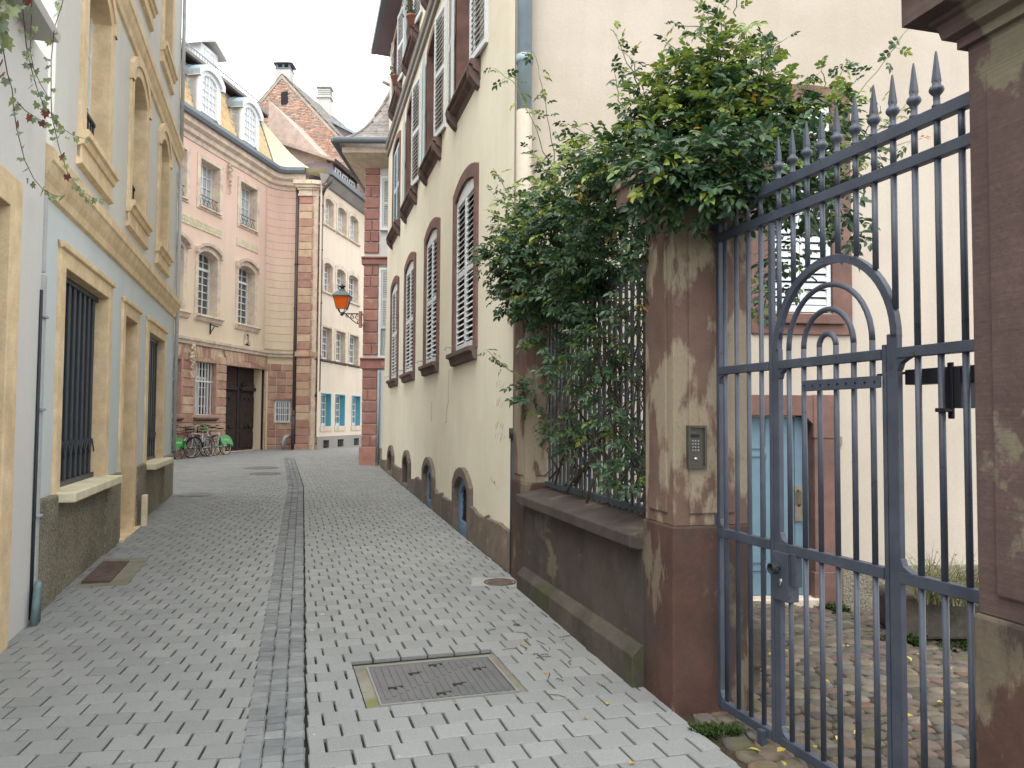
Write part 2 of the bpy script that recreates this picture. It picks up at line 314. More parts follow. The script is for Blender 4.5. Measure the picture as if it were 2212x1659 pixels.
def pieces(parent,name,items,limit=300,stuffname=None):
    "first `limit` items become parts of their own, the rest one joined part"
    for me,loc,rot,sc in items[:limit]: inst(name,me,parent,loc,rot,sc)
    rest=items[limit:]
    if rest:
        mats=[]
        for it in rest:
            if it[0].materials[0] not in mats: mats.append(it[0].materials[0])
        o=org(parent); me=join_mesh(stuffname or name+'_field',[(a,Vector(b)-o,c,d) for a,b,c,d in rest],mats)
        ob=bpy.data.objects.new(stuffname or name+'_field',me); COL.objects.link(ob); ob.parent=parent; ob['kind']='stuff'
def chamfer_box(name,dx,dy,dz,c,mat,top_only=False,jit=0):
    "box centred on its origin with chamfered edges"
    import bmesh
    bm=bmesh.new(); bmesh.ops.create_cube(bm,size=1)
    for v in bm.verts: v.co=Vector((v.co.x*dx,v.co.y*dy,v.co.z*dz))
    es=[e for e in bm.edges if (not top_only) or all(v.co.z>0 for v in e.verts)]
    bmesh.ops.bevel(bm,geom=es,offset=c,segments=1,affect='EDGES',profile=.5)
    if jit:
        for v in bm.verts: v.co+=Vector((random.uniform(-1,1),random.uniform(-1,1),random.uniform(-1,1)))*jit
    me=bpy.data.meshes.new(name); bm.to_mesh(me); bm.free(); me.materials.append(mat); return me
def wall(mb,fr,a0,a1,z0,z1,holes,n=0,m=0,depth=.35):
    "wall front with rectangular holes and their reveals"
    ss=sorted({a0,a1,*[h[0] for h in holes],*[h[1] for h in holes]}); zs=sorted({z0,z1,*[h[2] for h in holes],*[h[3] for h in holes]})
    ss=[x for x in ss if a0<=x<=a1]; zs=[x for x in zs if z0<=x<=z1]
    for i in range(len(ss)-1):
        j=0
        while j<len(zs)-1:
            def inh(j): 
                c=((ss[i]+ss[i+1])/2,(zs[j]+zs[j+1])/2); return any(h[0]<c[0]<h[1] and h[2]<c[1]<h[3] for h in holes)
            if inh(j): j+=1; continue
            k=j
            while k+1<len(zs)-1 and not inh(k+1): k+=1
            mb.quad(fr(ss[i],n,zs[j]),fr(ss[i+1],n,zs[j]),fr(ss[i+1],n,zs[k+1]),fr(ss[i],n,zs[k+1]),m); j=k+1
    for h in holes:
        b=n-depth; h=(h[0]-.008,h[1]+.008,h[2]-.008,h[3]+.008)      # keep clear of the stone reveals
        mb.quad(fr(h[0],n,h[2]),fr(h[0],b,h[2]),fr(h[0],b,h[3]),fr(h[0],n,h[3]),m); mb.quad(fr(h[1],n,h[2]),fr(h[1],n,h[3]),fr(h[1],b,h[3]),fr(h[1],b,h[2]),m)
        mb.quad(fr(h[0],n,h[3]),fr(h[1],n,h[3]),fr(h[1],b,h[3]),fr(h[0],b,h[3]),m); mb.quad(fr(h[0],n,h[2]),fr(h[1],n,h[2]),fr(h[1],b,h[2]),fr(h[0],b,h[2]),m)
def archo(a0,a1,z0,zs,rise,k=10):
    "open outline: up the left side, over a segmental arch, down the right"
    pts=[(a0,z0)]; w=(a1-a0)/2; c=(a0+a1)/2
    if rise<=0: return pts+[(a0,zs),*[(a0+(a1-a0)*i/k,zs) for i in range(1,k)],(a1,zs),(a1,z0)]
    r=(w*w+rise*rise)/(2*rise); th=math.asin(min(1,w/r))
    if rise>w: th=math.pi-th
    for i in range(k+1):
        t=-th+2*th*i/k; pts.append((c+r*math.sin(t),zs+rise-r+r*math.cos(t)))
    return pts+[(a1,z0)]
PANE={}
def pane_mesh(mat):
    if mat.name not in PANE:
        me=bpy.data.meshes.new('pane'); me.from_pydata([(-.5,0,-.5),(.5,0,-.5),(.5,0,.5),(-.5,0,.5)],[],[(0,1,2,3)]); me.materials.append(mat); PANE[mat.name]=me
    return PANE[mat.name]
def casement(root,fr,a0,a1,z0,z1,n,cols,rows,mat,glass,b=.045,bar=.025,transom=None,mull=True,d=.05):
    "window: white frame with glazing bars, each pane a sub-part"
    mb=MB()
    mb.box(fr,a0,a0+b,n-d,n,z0,z1); mb.box(fr,a1-b,a1,n-d,n,z0,z1); mb.box(fr,a0+b,a1-b,n-d,n,z0,z0+b*1.4); mb.box(fr,a0+b,a1-b,n-d,n,z1-b,z1)
    ia,ib,za,zb=a0+b,a1-b,z0+b*1.4,z1-b
    xs=[ia+(ib-ia)*i/cols for i in range(cols+1)]; zs=[za+(zb-za)*j/rows for j in range(rows+1)]
    for i in range(1,cols):
        w=bar if not(mull and cols%2==0 and i==cols//2) else bar*2.4
        mb.box(fr,xs[i]-w/2,xs[i]+w/2,n-d*.8,n-.004,za,zb)
    for j in range(1,rows):
        w=bar if transom!=j else bar*3
        mb.box(fr,ia,ib,n-d*.75,n-.007+(.02 if transom==j else 0),zs[j]-w/2,zs[j]+w/2)
    wn=mb.build('window',mat,root)
    for i in range(cols):
        for j in range(rows):
            inst('pane',pane_mesh(glass),wn,fr((xs[i]+xs[i+1])/2,n-d*.9,(zs[j]+zs[j+1])/2),(0,0,fr.h),(xs[i+1]-xs[i],1,zs[j+1]-zs[j]))
    return wn
SLAT={}
def slat_mesh(mat,w,h,t):
    k=(mat.name,round(w,3),round(h,3))
    if k not in SLAT: SLAT[k]=chamfer_box('slat',w,t,h,t*.3,mat)
    return SLAT[k]
def louvre(root,fr,a0,a1,z0,z1,n,mat,pitch=.075,st=.055,mid=True,tilt=35,top=None,t=.035,name='shutter',cov=.62):
    "louvred shutter leaf lying in frame fr; slats are sub-parts"
    mb=MB(); mb.box(fr,a0,a0+st,n-t,n,z0,z1); mb.box(fr,a1-st,a1,n-t,n,z0,z1)
    rails=[(z0,z0+st*1.5),(z1-st*1.3,z1)]
    if mid: zm=z0+(z1-z0)*.5; rails.insert(1,(zm-st*.7,zm+st*.7))
    for r0,r1 in rails: mb.box(fr,a0+st,a1-st,n-t+.002,n-.002,r0,r1)
    if top:
        q=[(a0,z1),(a1,z1)]+[p for p in reversed(top)]; mb.prism(fr,q,n-t+.003,n-.003)
    lf=mb.build(name,mat,root)
    w=a1-a0-2*st+.004; me=slat_mesh(mat,w,pitch*cov,.011)
    for (r0,r1),(q0,q1) in zip(rails[:-1],rails[1:]):
        c=max(1,int(round((q0-r1)/pitch)))
        for i in range(c): inst('slat',me,lf,fr((a0+a1)/2,n-t*.5,r1+(q0-r1)*(i+.5)/c),(R(tilt)*fr.side,0,fr.h))
    return lf
def backing(mb,fr,a0,a1,z0,z1,n,m=0): mb.quad(fr(a0,n,z0),fr(a1,n,z0),fr(a1,n,z1),fr(a0,n,z1),m)
def struct(name,mb,mat,loc=None):
    o=mb.build(name,mat,None,loc=loc); o['kind']='structure'; return o
# ------------------------------------------------------------------ wall frames
fB=Fr((-3.65,6.11),(-.2818,.9595),-1)      # left house row, street on its right
fE=Fr((.01,7.88),(-.2540,.9672),1)         # cream house, street on its left
fW=Fr((.03,7.61),(.255,-.967),-1)          # garden wall and pillars
fG=Fr((1.13,4.47),(.300,-.954),-1)         # gate
fK=Fr((.01,7.9),(4.99,.48),-1)             # end wall of the cream house, courtyard in front
fD=Fr((-9.602,23.009),(.1757,.9844),-1)    # pink mansion
fD2=Fr((-6.80,28.20),(.1607,.9870),-1)
fBG=Fr((-9.74,33),(.974,-.226),-1)
fC=Fr((-3.94,20.95),(1,0),-1)              # corner house, its end wall faces the street
def z2(z): return 1.65+(z-1.65)*1.033

# ------------------------------------------------------------------ ground, street paving, gutter strip, courtyard
mb=MB(); mb.quad((-900,-900,-.9),(900,-900,-.9),(900,1500,-.9),(-900,1500,-.9)); struct('ground',mb,M['ground'])
mb=MB(); ys=[-6]+[1.0*i for i in range(0,46)]+[80]
def leftX(y): return -3.65-.2937*(y-6.11)
def rightX(y): return .03-.2637*(y-7.61)
for y0,y1 in zip(ys[:-1],ys[1:]): mb.quad((-26,y0,gz(0,y0)-.026),(rightX(y0)+.03 if y0<22 else 12,y0,gz(0,y0)-.026),(rightX(y1)+.03 if y0<22 else 12,y1,gz(0,y1)-.026),(-26,y1,gz(0,y1)-.026))
street=struct('street',mb,M['joint'])
def stripX(y): return -1.07-.262*(y-3.66) if y<15.7 else -4.2245-.297*(y-15.7)
SW=.155
slope=math.atan(.02)
def in_cover(x,y):
    e=Vector((.956,.292)); f=Vector((-.292,.956)); q=Vector((x+.435,y-4.84)); return abs(q.dot(e))<.455 and abs(q.dot(f))<.40
pav=[]
def lay(e,f,o,rowp,colp,inside,pm):
    e=Vector(e);f=Vector(f);o=Vector(o); h=math.atan2(e.y,e.x)
    for r in range(-30,240):
        off=(r%2)*.5*colp+random.uniform(-.02,.02)
        base=o+f*(r*rowp)
        # walk along the row in small steps to find its extent, leaving out the utility cover
        def okk(t):
            q=base+e*t; return inside(q.x,q.y) and not in_cover(q.x,q.y)
        runs=[]; prev=False
        for k in range(-800,801):
            v=okk(k*.01)
            if v and not prev: runs.append([k*.01-.005,k*.01])
            if v: runs[-1][1]=k*.01+.005
            prev=v
        for t0,t1 in runs:
            t=math.floor((t0-off)/colp)*colp+off
            cuts=[t0]
            while t+colp<t1:
                t+=colp
                if t>t0+.035 and t<t1-.035: cuts.append(t)
            cuts.append(t1)
            for a,b in zip(cuts[:-1],cuts[1:]):
                if b-a<.015: continue
                c=base+e*((a+b)/2); w=(b-a-.012)/(colp-.012); z=gz(c.x,c.y)
                pav.append((random.choice(pm),(c.x,c.y,z-.03+random.uniform(-.0015,.0015)),(slope*math.cos(h)+random.gauss(0,.003),slope*math.sin(h)+random.gauss(0,.003),h+random.gauss(0,.003)),(w,1,1)))
PMR=[chamfer_box('paver',.178-.012,.1635-.007,.06,.005,M['paver'],True,.0012) for _ in range(4)]
PML=[chamfer_box('paver',.187-.013,.157-.006,.06,.005,M['paver'],True,.0012) for _ in range(4)]
def inR(x,y): return stripX(y)+SW+.004<x<rightX(y)+.0 and 1.6<y<20.4
def inL(x,y): return leftX(y)+.0<x<stripX(y)-SW+.016 and 1.6<y<14.3
def inFar(x,y):
    if y<14.3 or y>33: return False
    if x<-9.75+.1785*(y-23) or x<-12.5: return False
    if y>28.4 and x<-6.85+.163*(y-28.2): return False
    if y<23.4 and -SW+.016<x-stripX(y)<SW+.004: return False
    return x<(stripX(y) if y<20.4 else (-3.2 if y<20.9 else -3.7))
lay((.956,.292),(-.292,.956),(-1.01,4.05),.1635,.178,inR,PMR)
lay((.9895,.1445),(-.1445,.9895),(-1.36,4.0),.157,.187,inL,PML)
lay((.9895,.1445),(-.1445,.9895),(-1.36,4.0),.157,.187,inFar,PML)
pav.sort(key=lambda it:(it[1][0]**2+it[1][1]**2+(3 if abs(it[1][0])>1.3*it[1][1]*.66 else 0)+(9 if it[1][1]<3.3 else 0)))
pieces(street,'paver',pav,300,'paver_field')
mb=MB()
for y0 in [1.7+i*1.0 for i in range(22)]:
    y1=y0+1; mb.quad((stripX(y0)-SW,y0,gz(0,y0)-.018),(stripX(y0)+SW,y0,gz(0,y0)-.018),(stripX(y1)+SW,y1,gz(0,y1)-.018),(stripX(y1)-SW,y1,gz(0,y1)-.018))
gut=struct('gutter_strip',mb,M['joint'])
SM=[chamfer_box('sett',.096,.098,.06,.008,M['sett'],True,.003) for _ in range(6)]
st=[]; sh=math.atan2(.262,1)
for k in range(3):
    y=1.6+random.random()*.1
    while y<23.4:
        l=random.uniform(.062,.102); yc=y+l/2
        x=stripX(yc)+(k-1)*.1005+random.uniform(-.003,.003)
        st.append((random.choice(SM),(x,yc,gz(x,yc)-.0285+(.0 if k!=1 else -.004)+random.uniform(-.003,.003)),(slope+random.gauss(0,.012),random.gauss(0,.015),sh+random.gauss(0,.02)),(random.uniform(.97,1.0),(l-.0065)/.098,1)))
        y+=l
st.sort(key=lambda it:it[1][1]+(20 if it[1][1]<3.3 else 0)); pieces(gut,'sett',st,300,'sett_field')
# courtyard
def cz(x,y):
    dd=(x-.91)*.967+(y-4.39)*.255; return .072-.10*max(0,dd-.1)
def rb(name,seed):
    import bmesh
    rr=random.Random(seed); bm=bmesh.new(); bmesh.ops.create_uvsphere(bm,u_segments=8,v_segments=5,radius=.5)
    for v in bm.verts:
        x,y,z=v.co; k=rr.uniform(.9,1.1); ax,ay=abs(x),abs(y)
        p=(ax**5+ay**5)**(1/5) or 1e-6; q=math.hypot(x,y) or 1e-6; g=.25+.75*(q/p if p>1e-5 else 1)
        v.co=Vector((x*g*k,y*g*k,(min(z,.3)*rr.uniform(.9,1.1) if z>0 else max(z,-.2))))
    bmesh.ops.delete(bm,geom=[f for f in bm.faces if f.calc_center_median().z<-.17],context='FACES')
    me=bpy.data.meshes.new(name); bm.to_mesh(me); bm.free(); me.materials.append(M['cobble']); me.polygons.foreach_set('use_smooth',[True]*len(me.polygons)); return me
mb=MB(); g=[]
for i in range(25):
    for j in range(19):
        s=-1.0+i*.5; n=.0-j*.42; q=fW(7.0-s if False else 6.5-i*.5,-.02-j*.42 if j else -.0,0); g.append((q.x,q.y,cz(q.x,q.y)-.012))
for i in range(24):
    for j in range(18): a=i*19+j; mb.add([g[a],g[a+1],g[a+20],g[a+19]],[(0,1,2,3)])
court=struct('courtyard',mb,M['soil'])
CM=[rb('cobble',i) for i in range(7)]; cb=[]
s=-1.2
while s<6.4:                                     # rough courses
    n=-.02-random.random()*.05
    while n>-5.4:
        w=random.uniform(.125,.20); q=fW(s+random.uniform(-.02,.02)+.03*math.sin(n*2.1),n-w/2,0)
        if q.y<8.15 and not(s<3.0 and n>-.5):
            cb.append((random.choice(CM),(q.x,q.y,cz(q.x,q.y)-.012+random.uniform(-.006,.004)),(random.gauss(0,.07),random.gauss(0,.07),fW.h+R(90)+random.gauss(0,.12)),(w*.97,random.uniform(.108,.124),random.uniform(.06,.08))))
        n-=w*.97
    s+=.119
def vis(it):
    x,y=it[1][:2]; u=x/max(y,.1); return y+(0 if .24<u<.60 and 2.2<y<8.3 else 50)
cb.sort(key=vis); pieces(court,'cobble',cb,300,'cobble_field')
# ------------------------------------------------------------------ white house at the far left (with the ivy)
wh=thing('white_house',fB(-2,-2,0),'low white plastered house at the left edge with a grey eave','house')
mb=MB(); fA=Fr(tuple(fB(0,.05,0))[:2],(-.2818,.9595),-1)
wall(mb,fA,-6.5,-.12,-.3,4.36,[(-1.6,-.98,.45,3.05)],0,0,.25)
mb.box(fA,-6.5,-.12,-6,-.26,-.3,4.36); mb.quad(fA(-.12,-.0,-.3),fA(-.12,-.3,-.3),fA(-.12,-.3,4.36),fA(-.12,0,4.36))
mb.build('wall',M['white_pl'],wh)
mb=MB(); mb.extr(fA,[(-.0,4.35),(.165,4.35),(.18,4.40),(-3,5.2),(-3,5.0)],-6.6,-.52); mb.build('eave',M['chimney'],wh)
mb=MB(); mb.ring(fA,archo(-1.85,-.74,.0,3.24,0),archo(-1.6,-.98,.0,3.03,0),.03,-.25); mb.build('window_surround',M['ystone'],wh,bevel=.006)
mb=MB(); backing(mb,fA,-1.7,-.9,.3,3.1,-.2); mb.build('door',M['oak'],wh)
# ------------------------------------------------------------------ pale blue house
bh=thing('pale_blue_house',fB(4,-2,0),'pale blue and grey plastered house with yellow sandstone window frames','house')
gw=[(.72,2.54,1.0,2.92),(3.56,4.42,.14,2.86),(5.42,7.02,.98,2.86)]
uw=[(1.06,2.46),(3.50,4.90),(5.90,7.18)]
hol=[(a+.18,b-.18,4.25,6.0) for a,b in uw]; hol2=[(a+.18,b-.18,7.3,9.4) for a,b in uw]
mb=MB(); wall(mb,fB,-.1,8.38,.0,3.5,gw,0,0,.3); mb.build('ground_floor_wall',M['blue_pl'],bh)
mb=MB(); wall(mb,fB,.28,8.38,3.5,10.6,hol+hol2,0,0,.35)
mb.quad(fB(8.38,0,3.5),fB(8.38,-9,3.5),fB(8.38,-9,10.6),fB(8.38,0,10.6)); mb.quad(fB(8.38,0,-.2),fB(8.38,-9,-.2),fB(8.38,-9,3.5),fB(8.38,0,3.5)); mb.quad(fB(.28,0,3.5),fB(.28,-9,3.5),fB(.28,-9,10.6),fB(.28,0,10.6)); mb.quad(fB(.28,0,10.6),fB(8.38,0,10.6),fB(8.38,-9,10.6),fB(.28,-9,10.6))
mb.build('upper_wall',M['grey_pl'],bh)
for a,b in ((-.1,.62),(2.62,3.42),(4.58,5.3),(7.12,8.36)): mb=MB(); mb.box(fB,a,b,-.02,.045,-.1,1.0); mb.build('plinth',M['roughcast'],bh,bevel=.02)
for a,b in ((.62,2.62),(5.3,7.12)): mb=MB(); mb.box(fB,a,b,-.02,.025,-.1,.93); mb.build('plinth',M['roughcast'],bh,bevel=.01)
mb=MB(); mb.box(fB,3.36,4.62,-.3,.09,-.1,.22); mb.build('doorstep',M['ystone'],bh,bevel=.01)
PR=[(0,3.38),(.03,3.40),(.04,3.47),(.065,3.53),(.085,3.60),(.10,3.62),(.10,3.71),(.0,3.77)]
mb=MB(); mb.extr(fB,PR,-.10,8.42); mb.build('string_course',M['ystone'],bh)
mb=MB(); mb.extr(fB,[(n*.9,z-3.4+6.17) for n,z in PR],.26,8.42); mb.build('string_course',M['ystone'],bh)
mb=MB(); mb.extr(fB,[(0,9.75),(.08,9.8),(.16,9.95),(.24,10.1),(.26,10.3),(0,10.4)],.2,8.5); mb.build('cornice',M['grey_pl'],bh)
for i,(a,b,z0,z1) in enumerate(gw):
    w=.19 if i!=1 else .17
    mb=MB(); mb.ring(fB,archo(a-w,b+w,(z0 if i!=1 else 0),z1+.19,0,6),archo(a,b,(z0 if i!=1 else 0),z1,0,6),.025,-.3)
    mb.extr(fB,[(.025,z1+.135),(.05,z1+.15),(.05,z1+.2),(0,z1+.21)],a-w-.02,b+w+.02)
    mb.build('window_surround' if i!=1 else 'door_surround',M['ystone'],bh,bevel=.006)
    if i!=1:
        mb=MB(); mb.box(fB,a-.12,b+.22,-.3,.17,z0-.075,z0+.01); mb.build('window_sill',M['friezestone'],bh,bevel=.012)
        mb=MB(); backing(mb,fB,a,b,z0,z1,-.2); mb.build('glazing',M['glass'],bh)
        mb=MB(); mb.box(fB,a,b,-.14,-.08,z0,z0+.06); gr=mb.build('security_grille',M['grille'],bh); mb=MB(); mb.box(fB,a,b,-.14,-.08,z1-.05,z1); mb.build('grille_head',M['grille'],gr)
        nb=18 if i==0 else 15; bm_=chamfer_box('bar',.05,.03,z1-z0-.11,.006,M['grille'])
        for k in range(nb): inst('bar',bm_,gr,fB(a+(b-a)*(k+.5)/nb+(.014 if k%2 else -.014),-.10-(k%2)*.02,(z0+z1)/2+.005),(0,0,fB.h+R(12 if k%2 else -8)))
        lt=chamfer_box('lattice_link',.012,.012,.17,.002,M['grille'])
        for k in range(nb-1):
            for zz in (z0+.35,): inst('lattice_link',lt,gr,fB(a+(b-a)*(k+1)/nb,-.075,zz),(0,R(35 if k%2 else -35),fB.h))
    else:
        mb=MB(); mb.box(fB,a,b,-.4,-.34,.2,z1); mb.box(fB,a+.08,b-.08,-.345,-.325,.35,1.2); mb.box(fB,a+.08,b-.08,-.345,-.325,1.35,2.7); mb.build('door',M['oak'],bh,bevel=.008)
for fl,(zb,zs) in enumerate(((4.25,5.78),(7.3,8.95))):
    for a,b in uw:
        mb=MB(); mb.ring(fB,archo(a,b,zb-.3,zs+.1,.26),archo(a+.2,b-.2,zb-.3,zs,.2),.03,-.35)
        o=archo(a-.02,b+.02,zs-.05,zs+.14,.30); i_=archo(a+.08,b-.08,zs-.05,zs+.08,.24); mb.ring(fB,o,i_,.05,.02)
        mb.build('window_surround',M['ystone'],bh,bevel=.005)
        mb=MB(); mb.box(fB,a+.0,b-.0,-.3,.04,zb-.3,zb-.02); mb.build('apron',M['ystone'],bh,bevel=.005)
        mb=MB(); mb.extr(fB,[(-.3,zb-.02),(-.3,zb+.03),(.10,zb+.0),(.10,zb-.06),(.075,zb-.075),(.06,zb-.13),(.0,zb-.15),(0,zb-.02)],a-.02,b+.02); mb.build('window_sill',M['ystone'],bh)
        mb=MB(); mb.extr(fB,[(.0,zb-.33),(.05,zb-.31),(.05,zb-.27),(0,zb-.25)],a-.03,b+.03); mb.build('sill_moulding',M['ystone'],bh)
        casement(bh,fB,a+.2,b-.2,zb,zs+.2,-.155,2,3,M['whitepaint'],M['glass'])
        mb=MB(); mb.box(fB,a+.2,b-.2,-.13,-.10,zb+.42,zb+.455); mb.box(fB,a+.2,b-.2,-.125,-.105,zb+.06,zb+.085); rl=mb.build('window_railing',M['iron'],bh)
        bm_=chamfer_box('baluster',.016,.016,.35,.003,M['iron'])
        for k in range(9): inst('baluster',bm_,rl,fB(a+.24+(b-a-.48)*k/8,-.115,zb+.25),(0,0,fB.h))
mb=MB(); mb.tube([fB(8.30,.05,1.05),fB(8.30,.05,6.1)],.035,8); mb.tube([fB(8.30,.05,6.5),fB(8.30,.05,9.8)],.035,8); mb.build('downpipe',M['pipe_grey'],bh,True)
# ------------------------------------------------------------------ cable duct, hose, stickers between the two left houses
cd=thing('cable_duct',fB(-.1,.05,.1),'grey metal cable duct running up between the white and blue houses','duct')
mb=MB(); mb.box(fB,-.14,-.06,.0,.075,.12,2.72); mb.build('lower_channel',M['pipe_grey'],cd,bevel=.006)
mb=MB(); mb.box(fB,-.125,-.085,.0,.07,2.74,3.33); mb.build('upper_channel',M['pipe_grey'],cd,bevel=.006)
mb=MB(); mb.tube([fB(-.17,.06,.15),fB(-.172,.065,1.2),fB(-.15,.06,2.6)],.012,6); mb.build('cable',M['iron'],cd,True)
cl=chamfer_box('clip',.10,.02,.02,.003,M['zinc'])
for z in (.9,1.7,2.4): inst('clip',cl,cd,fB(-.11,.085,z),(0,0,fB.h))
mb=MB(); mb.tube([fB(-.24,.10,.12),fB(-.235,.11,.28),fB(-.21,.11,.38),fB(-.185,.11,.41),fB(-.165,.105,.38),fB(-.16,.1,.13)],.026,8); h=mb.build('hose_loop',M['hose'],None,True,loc=fB(-.2,.1,.12))
tag(h,'grey green hose looped up beside the cable duct at the pavement','hose')
dg=thing('drain_grate',(-3.9,7.7,.15),'rusty rectangular drain grate set against the roughcast plinth','grate')
mb=MB(); mb.box(fB,1.0,2.3,.09,.52,.1,.175); mb.v=[Vector((v.x,v.y,gz(v.x,v.y)+(.004 if v.z>.15 else -.05))) for v in mb.v]; mb.build('kerb',M['concrete'],dg)
mb=MB(); mb.box(fB,1.12,2.12,.12,.36,.1,.2); mb.v=[Vector((v.x,v.y,gz(v.x,v.y)+(.009 if v.z>.15 else -.05))) for v in mb.v]; mb.build('tray',M['rust'],dg)
sl_=chamfer_box('slat',.02,.24,.012,.003,M['rust'])
for k in range(22):
    q=fB(1.16+k*.044,.24,0); inst('slat',sl_,dg,(q.x,q.y,gz(q.x,q.y)+.016),(slope,0,fB.h))
# ------------------------------------------------------------------ cream house on the right
ch=thing('cream_house',fE(5,-3,0),'tall cream plastered house with louvred shutters and red sandstone window frames','house')
lw=[(1.66,3.24),(4.42,5.96),(7.10,8.74),(9.76,11.36)]
LZ=(2.52,4.60,.11); UZ=(5.98,7.88,.11); TZ=(9.05,10.6,0)
cel=[(1.98,2.86,.12,.86,'b'),(4.78,5.66,.12,.86,'b'),(7.62,8.40,.26,.86,'d'),(10.42,11.3,.28,.86,'d')]
holes=[(a+.17,b-.17,LZ[0],LZ[1]+.1) for a,b in lw]+[(a+.17,b-.17,UZ[0],UZ[1]+.12) for a,b in lw]+[(a+.17,b-.17,TZ[0],TZ[1]) for a,b in lw]+[(a,b,z0,z1+.05) for a,b,z0,z1,_ in cel]
mb=MB(); wall(mb,fE,0,12.42,.0,11.2,holes,0,0,.28)
for (z0,z1,s0,s1) in ((.0,5.0,13.3,12.45),(5.0,11.2,12.45,12.42)):
    mb.quad(fE(12.42,0,z0),fE(s0,0,z0),fE(s1,0,z1),fE(12.42,0,z1)); mb.quad(fE(s0,0,z0),fE(s0-.3,-9,z0),fE(s1-.3,-9,z1),fE(s1,0,z1))
mb.build('street_wall',M['cream'],ch)
# plinth: big worn stones with the openings let in
pst=[]; x=.0
edges=[0,.95,1.86]+[2.96,3.9,4.68]+[5.76,6.7,7.52]+[8.5,9.5,10.32]+[11.4,12.4,13.28]
mb0=MB()
for a,b in zip(edges[:-1],edges[1:]):
    if any(abs(a-(c[0]-.1))<.1 for c in cel): continue
    za=gz(0,fE(a,0,0).y); top=.58+random.uniform(-.05,.05)
    mb=MB(); k=5; pr=[(a+.006,za-.1)]+[(b-.006,za-.1)]+[(b-.006-(b-a-.012)*i/k,top+random.uniform(-.035,.035)) for i in range(k+1)]
    mb.prism(fE,pr,-.05,.045+random.uniform(-.008,.008)); o=mb.build('plinth_stone',M['plinthstone'],ch,bevel=.012)
mb=MB()
for a,b,z0,z1,k in cel:
    mb=MB(); mb.ring(fE,archo(a-.13,b+.13,.05,z1-.05,.22),archo(a,b,.05,z1-.12,.17),.055,-.2); mb.build('cellar_surround',M['plinthstone'],ch,bevel=.008)
    if k=='b':
        mb=MB(); mb.ring(fE,archo(a,b,.12,z1-.12,.17),archo(a+.12,b-.12,.30,z1-.18,.12),-.02,-.06); mb.box(fE,a+.02,b-.02,-.06,-.021,.12,.32)
        cdv=mb.build('cellar_door',M['cellarblue'],ch)
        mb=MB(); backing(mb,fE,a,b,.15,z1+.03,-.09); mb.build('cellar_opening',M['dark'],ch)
        rod=chamfer_box('mesh_wire',.012,.006,.75,.002,M['iron']); 
        for i in range(-5,8):
            for sg in (1,-1):
                c=a+.14+(b-a-.28)*(i+.5)/7
                t0,t1=max(.31,.31+0),z1-.14
                # clip each slanting wire to the opening
                L=[]; 
                for q in range(41):
                    zz=t0+(t1-t0)*q/40; xx=c+sg*(zz-t0)*.9
                    if a+.12<xx<b-.12 and zz<z1-.17+.1: L.append((xx,zz))
                if len(L)>2:
                    (x0,zz0),(x1,zz1)=L[0],L[-1]; ln=math.hypot(x1-x0,zz1-zz0)
                    inst('mesh_wire',rod,cdv,fE((x0+x1)/2,-.045-.006*(sg>0),(zz0+zz1)/2),(0,math.atan2(x1-x0,zz1-zz0)*1,fE.h),(1,1,ln/.75))
    else:
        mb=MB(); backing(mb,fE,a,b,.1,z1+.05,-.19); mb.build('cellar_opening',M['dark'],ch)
        mb=MB(); mb.box(fE,a-.02,b+.02,-.2,.07,.1,gz(0,fE(a,0,0).y)+.07); mb.build('cellar_sill',M['plinthstone'],ch,bevel=.01)
def dark_sill(a,b,z,big):
    mb=MB()
    if not big: mb.extr(fE,[(-.1,z),(.11,z-.02),(.11,z-.07),(.07,z-.085),(.05,z-.17),(0,z-.18),(-.1,z-.1)],a,b)
    else:
        mb.extr(fE,[(-.2,z),(.13,z-.015),(.14,z-.07),(.10,z-.085),(.09,z-.13),(.02,z-.17),(.0,z-.26),(-.2,z-.2)],a-.05,b+.05)
        for c in (a+.06,b-.06): mb.extr(fE,[(0,z-.12),(.15,z-.08),(.13,z-.2),(.05,z-.30),(0,z-.34)],c-.07,c+.07)
    mb.build('window_sill',M['darksill'],ch)
